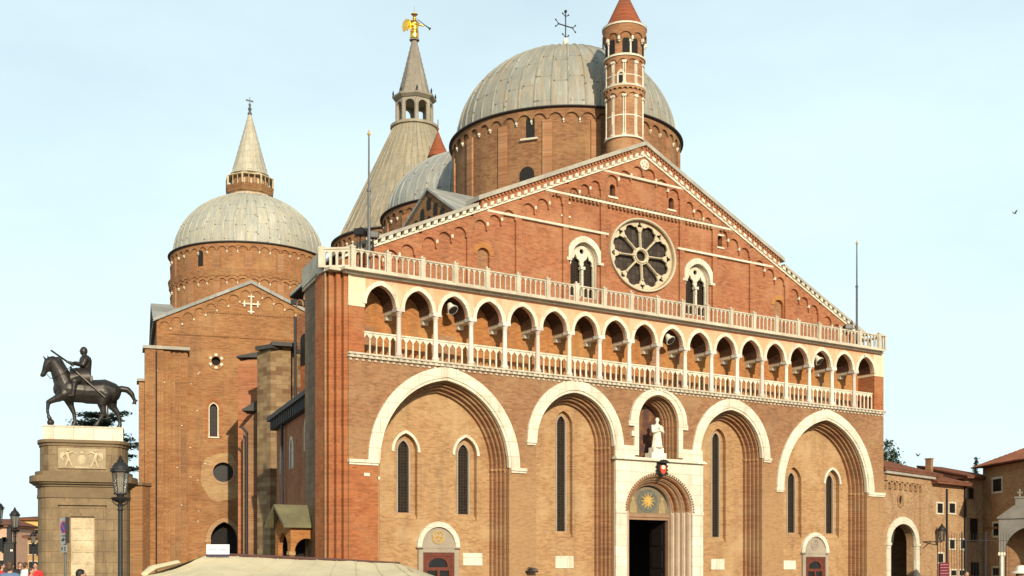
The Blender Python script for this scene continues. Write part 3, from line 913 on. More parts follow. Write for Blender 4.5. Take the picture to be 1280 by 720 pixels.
# left corner: stepped brick ribs and the grey stone flank
m = MB()
for k in range(3):
    x1 = UL - 0.002 - 0.29 * k; x0 = x1 - 0.29
    m.box(x0 + 0.09, x1, 0.06 + 0.15 * k, 1.6, 0, 14.74)
    m.box(x0, x0 + 0.09, 0.30 + 0.15 * k, 1.6, 0, 14.74)
P(m, 'corner_ribs', B_PIER)
m = MB(); m.extr([(-1.53, 0.5), (-1.2, 0.9), (0.2, 4.6), (-0.66, 4.6)], 0, 14.74); P(m, 'flank_wall', GREYST)
m = MB(); m.extr([(-1.62, 0.42), (-1.25, 0.42), (-0.3, 4.7), (-0.75, 4.7)], 14.74, 14.88); P(m, 'flank_cornice', ISTRIA)
m = MB(); m.box(-1.55, -1.512, 0.46, 0.60, 0, 14.74); P(m, 'corner_quoin', B_TAN)
# right flank and terrace deck so the body is closed
m = MB(); m.box(35.0, UR, 1.76, 24, 0, 14.75); m.box(35.1, UR, 0.29, 1.75, 0, 10.9); m.box(34.75, UR, 0.3, 0.4, 0.0, 10.9); P(m, 'right_flank_wall', B_BROWN)
m = MB(); m.box(-0.2, 35.3, 1.76, 5, 14.5, 14.74); P(m, 'terrace_deck', ISTRIA)
m = MB(); m.box(35.62, 35.68, 0.1, 0.2, 0, 14.6); P(m, 'down_pipe', IRONG)

# gable wall
GD = 1.3
SL, ZA = 0.4485, 23.66
rake = lambda u, off=0.0: ZA + off - SL * abs(u - CX)
e0, e1 = CX - 17.75, CX + 17.75
RC = (CX, 18.38); RX, RZ = 2.30, 1.95
BIF = (13.5, 21.45)
holes = [oval(RC[0], RC[1], RX - 0.12, RZ - 0.12, 48)]
for x in BIF: holes.append(hole(x, 15.6, 17.55, 0.88, 0.95, 10))
for x, z, wd, h in ((CX - 5.15, 20.0, 0.17, 0.62), (CX + 5.7, 20.0, 0.17, 0.62)): holes.append(rect(x - wd, x + wd, z - h / 2, z + h / 2))
for x in (CX - 2.05, CX + 2.05): holes.append(hole(x, 21.2, 21.65, 0.19, 0.2, 6))
for x in (CX - 10.15, CX + 10.4): holes.append(hole(x, 15.4, 16.95, 0.36, 0.33, 8))
m = MB(); m.prism([(e0, 14.86), (e1, 14.86), (e1, rake(e1)), (CX, ZA), (e0, rake(e0))], GD, GD + 0.5, holes)
gab = P(m, 'gable_wall', B_RED)
# raking arcaded band, lesenes
LES = [2.75, 5.2, 8.12, 10.98, 13.85]
m = MB(); mc = MB()
for sgn in (-1, 1):
    edges = [0.0] + LES + [16.75]
    for i in range(len(edges) - 1):
        a = edges[i] + (0.17 if i else 0.0); b = edges[i + 1] - 0.17
        nA = 3 if i else 3
        cw = (b - a) / nA
        for j in range(nA):
            ua, ub = a + j * cw, a + (j + 1) * cw
            um = (ua + ub) / 2; r = cw / 2 - 0.07
            zc = rake(CX + um) - r - 0.40; zl = zc - 0.10
            arc = [(um - r * math.cos(PI * q / 10), zc + r * math.sin(PI * q / 10)) for q in range(11)]
            pl = [(ua, rake(CX + ua)), (ua, zl), (um - r, zl)] + arc + [(um + r, zl), (ub, zl), (ub, rake(CX + ub))]
            pl = [(CX + sgn * x, z) for x, z in pl]
            if sgn > 0: pl.reverse()
            m.prism(pl, GD - 0.13, GD + 0.002)
            xb = CX + sgn * ub
            if j < nA - 1: mc.box(xb - 0.055, xb + 0.055, GD - 0.14, GD - 0.01, zl - 0.15, zl + 0.01)
    for u in LES:
        xx = CX + sgn * u
        zt = rake(xx) - 0.05
        m.box(xx - 0.17, xx + 0.17, GD - 0.13, GD + 0.002, 14.87, zt)
P(m, 'raking_arcade', B_RED, gab)
P(mc, 'white_corbel', MARBLE, gab, split=True)
# raking cornice: white dentil course, brick dentils, stone coping
def raked(mb, a, b, o0, o1, y0, y1):
    for sgn in (-1, 1):
        mb.prism([(CX + sgn * a, rake(CX + a, o0)), (CX + sgn * b, rake(CX + b, o0)), (CX + sgn * b, rake(CX + b, o1)), (CX + sgn * a, rake(CX + a, o1))], y0, y1)
INN = 10.35
m = MB(); raked(m, 0, 17.75, 0.0, 0.12, GD - 0.20, GD + 0.5)
u = 0.1
while u < 17.6:
    for sgn in (-1, 1):
        z = rake(CX + u)
        m.add([(CX + sgn * u, GD - 0.27, z + 0.12), (CX + sgn * (u + 0.2), GD - 0.27, z + 0.12 - 0.2 * SL), (CX + sgn * (u + 0.2), GD - 0.27, z + 0.30 - 0.2 * SL), (CX + sgn * u, GD - 0.27, z + 0.30),
               (CX + sgn * u, GD + 0.1, z + 0.12), (CX + sgn * (u + 0.2), GD + 0.1, z + 0.12 - 0.2 * SL), (CX + sgn * (u + 0.2), GD + 0.1, z + 0.30 - 0.2 * SL), (CX + sgn * u, GD + 0.1, z + 0.30)],
              [(0, 1, 2, 3), (7, 6, 5, 4), (0, 4, 5, 1), (1, 5, 6, 2), (2, 6, 7, 3), (3, 7, 4, 0)])
    u += 0.40
P(m, 'dentil_course', MARBLE, gab)
m = MB(); raked(m, 0, INN, 0.12, 0.72, GD - 0.16, GD + 0.5)
u = 0.1
while u < INN - 0.2:
    for sgn in (-1, 1):
        z = rake(CX + u)
        m.box(min(CX + sgn * u, CX + sgn * (u + 0.1)), max(CX + sgn * u, CX + sgn * (u + 0.1)), GD - 0.24, GD - 0.15, z + 0.42, z + 0.56)
    u += 0.2
P(m, 'brick_cornice', B_RED, gab)
m = MB(); raked(m, 0, INN + 0.25, 0.58, 0.80, GD - 0.32, GD + 0.9); raked(m, INN + 0.25, 17.9, 0.30, 0.46, GD - 0.30, GD + 0.7)
P(m, 'coping', COPING, gab)
# white string courses with toothed brick below
m = MB(); mt = MB()
for z, a, b, gap, tooth in ((19.12, CX - 10.0, CX + 9.8, 2.42, False), (20.76, CX - 6.55, CX + 6.6, 0, True), (22.42, CX - 3.4, CX + 3.45, 0, False)):
    for x0, x1 in (((a, CX - gap), (CX + gap, b)) if gap else ((a, b),)):
        m.box(x0, x1, GD - 0.15, GD + 0.02, z - 0.055, z + 0.055)
        if tooth:
            x = x0
            while x < x1:
                mt.box(x, x + 0.13, GD - 0.16, GD + 0.02, z - 0.20, z - 0.075); mt.box(x + 0.08, x + 0.2, GD - 0.16, GD + 0.02, z + 0.075, z + 0.18); x += 0.26
P(m, 'white_string_course', MARBLE, gab, split=True); P(mt, 'toothed_course', B_ORDER, gab)
m = MB(); m.prism(oval(CX, 23.22, 0.30, 0.28, 24), GD - 0.2, GD - 0.10); md = P(m, 'medallion', MARBLE, gab)
m = MB()
for k in range(5):
    a = 2 * PI * k / 5 + PI / 2
    m.ball((CX + 0.16 * math.cos(a), GD - 0.2, 23.22 + 0.15 * math.sin(a)), (0.06, 0.02, 0.055), 8, 6)
P(m, 'star_petals', GREYP, gab)
# little windows of the gable
for x, z, wd, h in ((CX - 5.15, 20.0, 0.17, 0.62), (CX + 5.7, 20.0, 0.17, 0.62)):
    m = MB(); m.box(x - 0.3, x + 0.3, GD - 0.06, GD + 0.02, z - h / 2 - 0.1, z - h / 2); m.box(x - 0.28, x + 0.28, GD - 0.05, GD + 0.02, z + h / 2, z + h / 2 + 0.09)
    wi_ = P(m, 'slit_window', MARBLE)
    p = MB(); p.box(x - 0.25, x + 0.25, GD + 0.3, GD + 0.32, z - 0.5, z + 0.5); P(p, 'pane', DARK, wi_)
for x in (CX - 2.05, CX + 2.05):
    m = MB(); m.box(x - 0.32, x + 0.32, GD - 0.06, GD + 0.02, 21.1, 21.2)
    wi_ = P(m, 'arched_window', MARBLE)
    p = MB(); p.box(x - 0.3, x + 0.3, GD + 0.3, GD + 0.32, 21.0, 22.0); P(p, 'pane', DARK, wi_)
for x in (CX - 10.15, CX + 10.4):
    m = MB(); m.prism(strip(x, 16.95, 16.95, 0.66, 0.62, 0.37, 0.34, 10), GD - 0.03, GD + 0.02)
    wi_ = P(m, 'blind_doorway', B_LOGGIA)
    p = MB(); p.box(x - 0.5, x + 0.5, GD + 0.16, GD + 0.2, 15.0, 17.5); P(p, 'blocking', B_ORDER, wi_)
# twin-light windows
for x in BIF:
    m = MB(); m.prism(strip(x, 17.55, 17.55, 1.17, 1.24, 0.86, 0.93, 14), GD - 0.12, GD + 0.05)
    m.box(x - 1.2, x - 0.86, GD - 0.14, GD + 0.05, 17.42, 17.55); m.box(x + 0.86, x + 1.2, GD - 0.14, GD + 0.05, 17.42, 17.55)
    tw = P(m, 'twin_window', MARBLE)
    m = MB()
    for k in (0, 1):
        m.prism(strip(x, 15.6, 17.55, 0.90, 0.97, 0.82 - 0.05 * k, 0.89 - 0.05 * k, 12), GD + 0.08 + 0.1 * k, GD + 0.17 + 0.1 * k)
    P(m, 'jamb_orders', ISTRIA, tw)
    m = MB()
    tri = []
    for sgn in (-1, 1):
        cxx = x + sgn * 0.40
        hl = [(cxx - 0.33, 15.7), (cxx - 0.33, 17.3)]
        hl += [(cxx - 0.27, 17.38), (cxx - 0.28, 17.52), (cxx - 0.17, 17.66), (cxx - 0.12, 17.64), (cxx, 17.90), (cxx + 0.12, 17.64), (cxx + 0.17, 17.66), (cxx + 0.28, 17.52), (cxx + 0.27, 17.38), (cxx + 0.33, 17.3), (cxx + 0.33, 15.7)]
        tri.append(hl)
    m.prism(hole(x, 15.6, 17.55, 0.76, 0.82, 12), GD + 0.20, GD + 0.30, tri + [oval(x, 18.06, 0.14, 0.13, 16)])
    m.tube([(x, GD + 0.16, 15.7), (x, GD + 0.16, 17.1)], 0.075, 10); m.box(x - 0.13, x + 0.13, GD + 0.05, GD + 0.29, 17.1, 17.25)
    P(m, 'tracery', MARBLE, tw)
    p = MB(); p.box(x - 0.9, x + 0.9, GD + 0.42, GD + 0.44, 15.4, 18.6); P(p, 'pane', GLASS, tw)
# rose window
q = RZ / RX
m = MB()
m.prism(oval(RC[0], RC[1], RX, RZ, 64), GD - 0.12, GD + 0.04, [oval(RC[0], RC[1], RX - 0.11, RZ - 0.095, 64)])
m.prism(oval(RC[0], RC[1], RX - 0.10, RZ - 0.08, 64), GD + 0.041, GD + 0.2, [oval(RC[0], RC[1], RX - 0.13, RZ - 0.11, 64)])
m.tube([(x, GD - 0.12, z) for x, z in oval(RC[0], RC[1], RX - 0.04, RZ - 0.035, 64) + [(RC[0] + RX - 0.04, RC[1])]], 0.05, 6)
rose = P(m, 'rose_window', stone('rose stone', (0.58, 0.50, 0.34), (0.44, 0.38, 0.26), amt=0.7))
m = MB()
def rp_(a, r): return (RC[0] + r * math.cos(a), RC[1] + r * q * math.sin(a))
hs = []
NP = 8
for k in range(NP):
    ac = 2 * PI * (k + 0.5) / NP + R(3)
    hw = PI / NP
    pts = []
    # a petal: narrow at the hub, rounded outside with two small cusps
    for r_, dw in ((0.56, 0.75), (0.85, 0.84), (1.15, 0.88), (1.42, 0.90)):
        pts.append((ac - hw * dw, r_))
    for jx in range(9):
        tt = -1 + 2 * jx / 8
        rr = 1.48 + 0.53 * math.sqrt(max(0, 1 - tt * tt))
        if jx in (2, 6): rr -= 0.10
        pts.append((ac + hw * 0.90 * tt, rr))
    for r_, dw in reversed(((0.56, 0.75), (0.85, 0.84), (1.15, 0.88), (1.42, 0.90))):
        pts.append((ac + hw * dw, r_))
    poly = [rp_(a, r_) for a, r_ in pts]
    hs.append(poly)
    at_ = 2 * PI * k / NP + R(3)
    tre = []
    for jx in range(24):
        t = 2 * PI * jx / 24
        rr = 0.125 + 0.045 * math.cos(3 * (t - at_))
        c0 = rp_(at_, 1.92)
        tre.append((c0[0] + rr * math.cos(t) * 1.05, c0[1] + rr * math.sin(t)))
    hs.append(tre)
hs.append(oval(RC[0], RC[1], 0.33, 0.33 * q, 24))
m.prism(oval(RC[0], RC[1], RX - 0.11, RZ - 0.09, 64), GD + 0.10, GD + 0.20, hs)
for k in range(NP):
    a = 2 * PI * k / NP + R(3)
    p0, p1 = rp_(a, 0.45), rp_(a, 1.5)
    m.tube([(p0[0], GD + 0.07, p0[1]), (p1[0], GD + 0.07, p1[1])], 0.03, 8)
    m.ball((p1[0], GD + 0.06, p1[1]), 0.065, 8, 6)
m.tube([(x, GD + 0.06, z) for x, z in oval(RC[0], RC[1], 0.42, 0.42 * q, 24) + [(RC[0] + 0.42, RC[1])]], 0.045, 6)
P(m, 'tracery', stone('rose tracery', (0.60, 0.50, 0.33), (0.44, 0.37, 0.24), amt=0.7), rose)
m = MB(); m.box(RC[0] - RX, RC[0] + RX, GD + 0.34, GD + 0.36, RC[1] - RZ, RC[1] + RZ); P(m, 'pane', ROSEGL, rose)

# nave behind the gable: roof slopes and the block that carries the first dome
m = MB()
for sgn in (-1, 1):
    m.prism([(CX, ZA - 0.9), (CX + sgn * 17.4, rake(CX + 17.4) - 0.9), (CX + sgn * 17.4, rake(CX + 17.4) - 1.2), (CX, ZA - 1.2)], GD + 0.52, 4.5)
P(m, 'nave_roof', LEADF)
D1 = loc(707, 72.6); D1 = Vector((D1.x, D1.y))
m = MB(); m.extr([(8.7, 4.0), (26.2, 4.0), (26.2, 17.2), (8.7, 17.2)], 10, 17.5)
MS = Matrix(((0, 1, 0, 0), (1, 0, 0, 0), (0, 0, 1, 0), (0, 0, 0, 1)))      # swap so prisms run along u
ms = MB(MS); ms.prism([(3.2, 17.5), (17.2, 17.5), (17.2, 17.9), (9.0, 22.3), (3.2, 18.6)], 8.7, 26.2)
m.v += ms.v; off = len(m.v) - len(ms.v); m.f += [tuple(i + off for i in f) for f in ms.f]
nb_ = P(m, 'nave_bay', B_DRUM)
ms = MB(MS); ms.prism([(3.0, 18.5), (9.0, 22.35), (17.4, 17.8), (17.4, 17.95), (9.0, 22.5), (3.0, 18.65)], 8.55, 26.5); P(ms, 'bay_roof', LEADF, nb_)
ms = MB(MS)
for k in range(9):
    t = 9.0 + (k - 4) * 0.72; zt = 22.3 - abs(t - 9.0) * 0.63 - 0.25
    ms.prism(hole(t, zt - 0.75, zt - 0.3, 0.2, 0.2, 5), 8.66, 8.72)
    ms.prism(hole(t, zt - 1.9, zt - 1.35, 0.24, 0.24, 5), 8.66, 8.72)
P(ms, 'blind_arcade', DARK, nb_)

# ---- domes
def scallop(mb, c, r, th, zt, n, drop, seg=8):
    """a corbel-arch frieze: raised band whose lower edge is a run of little arches"""
    vs, fs = [], []
    N = n * seg
    for j in range(N + 1):
        a = 2 * PI * j / N
        ph = (j % seg) / seg
        d_ = (abs(ph - 0.5) * 2)
        zb = zt - drop + (0.62 * drop * math.sqrt(max(0, 1 - (d_ / 0.86) ** 2)) if d_ < 0.86 else 0)
        ca, sa = math.cos(a), math.sin(a)
        vs += [(c[0] + (r + th) * ca, c[1] + (r + th) * sa, zt), (c[0] + (r + th) * ca, c[1] + (r + th) * sa, zb), (c[0] + r * ca, c[1] + r * sa, zb)]
    for j in range(N):
        a, b = 3 * j, 3 * (j + 1)
        fs += [(a, b, b + 1, a + 1), (a + 1, b + 1, b + 2, a + 2)]
    mb.add(vs, fs)
def corbels(mb, c, r, zt, n, per, sz=(0.09, 0.13)):
    for j in range(n):
        if j % per == 0: continue
        a = 2 * PI * j / n
        M0 = Matrix.Translation((c[0], c[1], 0)) @ Matrix.Rotation(a, 4, 'Z')
        b = MB(M0); b.box(r, r + 0.13, -sz[0] / 2, sz[0] / 2, zt - sz[1], zt); b.ball((r + 0.04, 0, zt - sz[1] - 0.05), 0.05, 6, 4)
        mb.add(b.v, b.f)
def lesenes(mb, c, r, z0, z1, n, w_=0.3, th=0.1):
    for j in range(n):
        b = MB(Matrix.Translation((c[0], c[1], 0)) @ Matrix.Rotation(2 * PI * j / n, 4, 'Z')); b.box(r - 0.15, r + th, -w_ / 2, w_ / 2, z0, z1); mb.add(b.v, b.f)
def slots(mb, c, r, lst):
    for a, z0, z1, w_ in lst:
        b = MB(Matrix.Translation((c[0], c[1], 0)) @ Matrix.Rotation(a, 4, 'Z') @ Matrix.Rotation(PI / 2, 4, 'Z'))
        b.prism(hole(0, z0, z1 - w_, w_, w_, 6), -r - 0.03, -r + 0.3); mb.add(b.v, b.f)
def facing(c):
    """direction, in the church frame, from c to the camera"""
    e_ = INV @ Vector((0, 0, 0))
    return math.atan2(e_.y - c[1], e_.x - c[0])
def make_dome(c, r_eave, r_dome, z0, ze, h, mat, nrib, narch, per, drum=B_DRUM, belt=None):
    drum = DRUM_T if belt else DRUM_R
    c = Vector((c[0], c[1], 0))
    m = MB(); m.lathe([(r_eave - 0.25, z0), (r_eave - 0.25, ze)], c.x, c.y, 96)
    scallop(m, c, r_eave - 0.25, 0.11, ze, narch, 0.62)
    if belt:
        m.lathe([(r_eave - 0.22, belt - 0.5), (r_eave - 0.08, belt - 0.45), (r_eave + 0.02, belt), (r_eave - 0.2, belt + 0.12)], c.x, c.y, 96)
        scallop(m, c, r_eave - 0.25, 0.11, belt - 0.45, narch, 0.55)
        lesenes(m, c, r_eave - 0.25, belt - 0.55, belt - 0.35, narch, 0.2, 0.2)
    dr = P(m, 'drum', drum, origin=c)
    m = MB(); lesenes(m, c, r_eave - 0.25, z0, ze - 0.61, narch // per, 0.55, 0.10); P(m, 'pilasters', TURR, dr)
    m = MB(); corbels(m, c, r_eave - 0.25, ze - 0.58, narch, per)
    if belt: corbels(m, c, r_eave - 0.25, belt - 0.95, narch, per)
    P(m, 'white_corbels', MARBLE, dr)
    m = MB()
    m.lathe([(r_eave - 0.2, ze), (r_eave + 0.04, ze + 0.05), (r_eave + 0.04, ze + 0.10), (r_dome + 0.3, ze + 0.16), (r_dome - 0.1, ze + 0.17)], c.x, c.y, 96)
    P(m, 'eave', DKLEAD, dr)
    prof = []
    for i in range(25):
        a = PI / 2 * i / 24
        prof.append((r_dome * math.cos(a) if i < 24 else 0.0, ze + 0.16 + h * math.sin(a)))
    prof = [(r_dome + 0.28, ze + 0.13), (r_dome + 0.1, ze + 0.3)] + prof[1:] if False else [(r_dome + 0.26, ze + 0.13)] + prof
    m = MB(); m.lathe(prof, c.x, c.y, 96)
    dome = P(m, 'dome', mat, origin=c, smooth=60)
    m = MB()
    for k in range(nrib):
        a = 2 * PI * (k + 0.16 * math.sin(k * 12.9898)) / nrib
        pts = [((r_dome * math.cos(b)) * math.cos(a) + c.x, (r_dome * math.cos(b)) * math.sin(a) + c.y, ze + 0.16 + h * math.sin(b)) for b in [PI / 2 * i / 16 * 0.97 for i in range(17)]]
        m.tube(pts, 0.065, 5)
    P(m, 'standing_seams', mat, dome)
    return dr, dome
d1, dm1 = make_dome(D1, 7.02, 6.60, 16.0, 26.82, 5.60, LEAD1, 46, 48, 3)
f1 = facing(D1)
m = MB(); slots(m, D1, 6.77, [(f1 - 0.29, 25.3, 26.5, 0.24), (f1 - 0.32, 22.4, 23.75, 0.42)]); P(m, 'drum_window', DARK, d1, split=True)
m = MB(MB(Matrix.Translation((D1.x, D1.y, 0)) @ Matrix.Rotation(f1 - 0.29, 4, 'Z')).M); m.box(6.7, 6.94, -0.55, 0.45, 25.17, 25.27); P(m, 'window_sill', MARBLE, d1)
# the cross on top
zt = 26.82 + 0.16 + 5.60
m = MB(); m.lathe([(0.55, zt - 0.12), (0.4, zt + 0.1), (0.14, zt + 0.3), (0.10, zt + 0.65), (0.17, zt + 0.78), (0.17, zt + 0.9), (0.08, zt + 1.05)], D1.x, D1.y, 12)
fin = P(m, 'finial', PALE)
m = MB(); z0 = zt + 1.05
m.tube([(D1.x, D1.y, z0), (D1.x, D1.y, z0 + 1.5)], 0.036, 6); m.tube([(D1.x - 0.58, D1.y, z0 + 0.75), (D1.x + 0.58, D1.y, z0 + 0.75)], 0.034, 6)
for (x, z), (dx, dz) in (((0.0, z0 + 1.3), (0, 1)), ((-0.5, z0 + 0.75), (-1, 0)), ((0.5, z0 + 0.75), (1, 0)), ((0.0, z0 + 0.05), (0, 1))):
    for sg in (-1, 1):
        ex, ez = (x + sg * 0.22, z + dz * 0.16) if dx == 0 else (x + dx * 0.24, z + sg * 0.2)
        m.tube([(D1.x + x, D1.y, z), (D1.x + ex, D1.y, ez)], 0.025, 5); m.ball((D1.x + ex, D1.y, ez), 0.052, 6, 5)
m.ball((D1.x, D1.y, z0 + 1.62), 0.1, 6, 5)
P(m, 'cross', IRON, fin)

# second nave dome, then the great lead cone of the crossing
d2c = loc(590, 82)
d2, dm2 = make_dome((d2c.x, d2c.y), 6.22, 5.75, 14, 25.05, 4.55, LEAD2, 40, 45, 3)
cc = loc(518, 95)
make_ = None
CE = 26.75
m = MB(); m.lathe([(6.25, 14), (6.25, CE)], cc.x, cc.y, 96); scallop(m, cc, 6.25, 0.11, CE, 54, 0.6); lesenes(m, cc, 6.25, 14, CE - .2, 18, 0.3, 0.09)
cd = P(m, 'crossing_drum', DRUM_R, origin=(cc.x, cc.y, 0))
m = MB(); corbels(m, cc, 6.25, CE - 0.56, 54, 3); P(m, 'white_corbels', MARBLE, cd)
m = MB(); m.lathe([(6.3, CE), (6.55, CE + 0.03), (6.55, CE + 0.12), (6.1, CE + 0.2)], cc.x, cc.y, 96); P(m, 'eave', DKLEAD, cd)
CT = 36.2
m = MB(); m.lathe([(6.35, CE + 0.12), (5.85, CE + 0.7), (1.75, CT), (1.9, CT + 0.05), (1.9, CT + 0.25), (1.5, CT + 0.3)], cc.x, cc.y, 96)
cone = P(m, 'lead_cone', LEAD3, origin=(cc.x, cc.y, 0), smooth=30)
m = MB()
for k in range(44):
    a = 2 * PI * k / 44
    ca, sa = math.cos(a), math.sin(a)
    m.tube([(cc.x + r_ * ca, cc.y + r_ * sa, z) for r_, z in ((6.2, CE + 0.3), (5.85, CE + 0.7), (1.75, CT))], [0.06, 0.06, 0.03], 5)
P(m, 'standing_seams', LEAD3, cone)
# open lantern and spire
m = MB(); LZ = CT + 0.3
m.lathe([(1.55, LZ), (1.55, LZ + 0.1), (0.4, LZ + 0.1)], cc.x, cc.y, 8, PI / 8)
for k in range(8):
    a = 2 * PI * k / 8 + PI / 8
    m.tube([(cc.x + 1.35 * math.cos(a), cc.y + 1.35 * math.sin(a), LZ), (cc.x + 1.35 * math.cos(a), cc.y + 1.35 * math.sin(a), LZ + 1.75)], 0.17, 8)
    b = MB(Matrix.Translation((cc.x, cc.y, 0)) @ Matrix.Rotation(2 * PI * k / 8, 4, 'Z') @ Matrix.Rotation(PI / 2, 4, 'Z'))
    b.prism([(-0.54, LZ + 1.3), (-0.54, LZ + 1.85), (0.54, LZ + 1.85), (0.54, LZ + 1.3)] + list(reversed(pointed(0, LZ + 1.3, 0.40, 0.40, 6))), -1.38, -1.12)
    m.add(b.v, b.f)
m.lathe([(1.3, LZ + 1.85), (1.5, LZ + 1.9), (1.75, LZ + 2.1), (1.78, LZ + 2.22), (1.4, LZ + 2.3)], cc.x, cc.y, 8, PI / 8)
lan = P(m, 'lantern', stone('dark lantern stone', (0.33, 0.29, 0.21), (0.22, 0.19, 0.14), amt=0.7))
m = MB()
for k in range(8):
    a = 2 * PI * k / 8 + PI / 8
    x, y = cc.x + 1.68 * math.cos(a), cc.y + 1.68 * math.sin(a)
    m.lathe([(0.09, LZ + 2.2), (0.06, LZ + 2.4), (0.09, LZ + 2.45), (0.0, LZ + 2.75)], x, y, 6)
P(m, 'corner_pinnacles', IRON, lan)
m = MB(); m.lathe([(1.38, LZ + 2.26), (1.28, LZ + 2.55)] + [q_ for k in range(10) for q_ in ((1.25 - 0.105 * k, LZ + 2.56 + 0.42 * k), (1.25 - 0.105 * (k + 1) + 0.035, LZ + 2.56 + 0.42 * (k + 1) - 0.01))] + [(0.2, LZ + 6.77), (0.4, LZ + 6.8), (0.4, LZ + 6.9), (0.18, LZ + 6.95)], cc.x, cc.y, 8, PI / 8)
P(m, 'spire', LEAD6, origin=(cc.x, cc.y, 0))
# gilded trumpeting angel
AZ = LZ + 6.95
m = MB(); ax, ay = cc.x, cc.y
m.lathe([(0.34, AZ), (0.36, AZ + 0.35), (0.30, AZ + 0.42), (0.36, AZ + 0.5), (0.30, AZ + 0.75), (0.34, AZ + 0.95), (0.40, AZ + 1.15), (0.26, AZ + 1.4), (0.1, AZ + 1.45)], ax, ay, 14)
m.ball((ax, ay, AZ + 1.62), (0.17, 0.17, 0.21), 12, 8)
m.limb((ax + 0.33, ay, AZ + 1.3), (ax + 0.62, ay - 0.2, AZ + 1.12), 0.10, 0.07); m.limb((ax + 0.62, ay - 0.2, AZ + 1.12), (ax + 0.8, ay - 0.25, AZ + 1.2), 0.07, 0.06)
m.limb((ax - 0.33, ay, AZ + 1.3), (ax - 0.30, ay - 0.2, AZ + 0.95), 0.10, 0.07)
ang = blob(m, 'gilded_angel', GOLD, basil, 0.04, 2)
m = MB()
wing = [(-0.1, 1.28), (-0.45, 1.50), (-0.75, 1.42), (-0.95, 1.1), (-1.0, 0.7), (-0.9, 0.35), (-0.72, 0.5), (-0.62, 0.62), (-0.5, 0.58), (-0.42, 0.75), (-0.3, 0.8), (-0.2, 1.0)]
m.prism([(ax + x, AZ + z) for x, z in reversed(wing)], ay + 0.1, ay + 0.18); P(m, 'wing', GOLD, ang)
m = MB(); m.tube([(ax + 0.15, ay - 0.22, AZ + 1.5), (ax + 0.8, ay - 0.26, AZ + 1.2), (ax + 1.15, ay - 0.28, AZ + 1.05), (ax + 1.28, ay - 0.28, AZ + 1.0)], [0.025, 0.03, 0.05, 0.13], 8); P(m, 'trumpet', IRON, ang)
m = MB(); m.lathe([(0.26, AZ + 1.92), (0.27, AZ + 1.92), (0.27, AZ + 1.95), (0.26, AZ + 1.95)], ax, ay, 16); m.tube([(ax, ay, AZ + 1.7), (ax, ay, AZ + 2.6)], 0.018, 5); P(m, 'halo', GOLD, ang)
# little red cone turret between the domes
rt = loc(547.5, 90)
m = MB(); m.lathe([(0.62, 24), (0.62, 32.2), (0.75, 32.25), (0.75, 32.35)], rt.x, rt.y, 16); tt = P(m, 'stair_turret', B_DRUM)
m = MB(); m.lathe([(0.8, 32.35), (0.0, 34.4)], rt.x, rt.y, 24); m.tube([(rt.x, rt.y, 34.3), (rt.x, rt.y, 35.2)], 0.035, 5); m.ball((rt.x, rt.y, 34.5), 0.1, 6, 5); P(m, 'cone_roof', CONETILE, tt)
# pale chapel dome half hidden by the corner
kc = loc(446, 104)
m = MB(); m.lathe([(3.6, 10), (3.6, 25.6)], kc.x, kc.y, 32); kd = P(m, 'chapel_drum', B_DRUM)
m = MB(); m.lathe([(3.8, 25.6)] + [(3.7 * math.cos(a), 25.6 + 3.0 * math.sin(a)) for a in [PI / 2 * i / 12 for i in range(12)]] + [(0, 28.6)], kc.x, kc.y, 40); P(m, 'chapel_dome', LEAD4, kd, smooth=60, origin=(kc.x, kc.y, 0))

# ---- the round campanile turret standing behind the gable's point
tu = loc(780.6, 64.75)
TC = (tu.x, tu.y)
TZ = Matrix.Translation((0, 0, -0.40))
m = MB(TZ); m.lathe([(0.9, 23.9), (1.0, 24.25), (1.0, 24.9), (1.02, 24.9), (1.0, 30.2)], *TC, 40); m.box(TC[0] - 0.7, TC[0] + 0.7, 1.85, 3.1, 18, 24.5)
scallop(m, TC, 1.0, 0.10, 27.42, 12, 0.36, 8); scallop(m, TC, 1.0, 0.12, 27.62, 24, 0.22, 6)
scallop(m, TC, 1.0, 0.08, 29.2, 12, 0.36, 8)
m.lathe([(1.0, 30.1), (1.08, 30.25), (1.16, 30.6), (1.17, 30.95), (0.9, 31.0)], *TC, 40)
scallop(m, TC, 1.1, 0.09, 30.6, 10, 0.4, 8)
camp = P(m, 'bell_turret', TURR, origin=(TC[0], TC[1], 0))
m = MB(TZ)
for z in (24.95, 27.68, 29.27, 30.95):
    r_ = 1.19 if z > 30 else (1.12 if z != 24.95 else 1.06)
    m.lathe([(r_ - 0.15, z - 0.05), (r_ + 0.02, z - 0.05), (r_ + 0.02, z + 0.05), (r_ - 0.15, z + 0.05)], *TC, 40)
m.lathe([(0.98, 26.06), (1.035, 26.06), (1.035, 26.12), (0.98, 26.12)], *TC, 40); m.lathe([(0.98, 28.2), (1.035, 28.2), (1.035, 28.26), (0.98, 28.26)], *TC, 40)
for k in range(10):
    a = 2 * PI * k / 10 + 0.25
    for zz0, zz1 in ((25.0, 27.05), (27.73, 28.85)):
        for da in (-0.05, 0.05):
            x, y = TC[0] + 1.03 * math.cos(a + da), TC[1] + 1.03 * math.sin(a + da)
            m.tube([(x, y, zz0), (x, y, zz1)], 0.035, 6)
        b = MB(Matrix.Translation((TC[0], TC[1], 0)) @ Matrix.Rotation(a, 4, 'Z')); b.box(0.98, 1.10, -0.12, 0.12, zz1, zz1 + 0.12); b.box(0.98, 1.09, -0.11, 0.11, zz0, zz0 + 0.08); m.add(b.v, b.f)
corbels(m, TC, 1.08, 30.22, 10, 99, (0.11, 0.18))
P(m, 'white_trim', MARBLE, camp)
m = MB(TZ); fT = facing(TC)
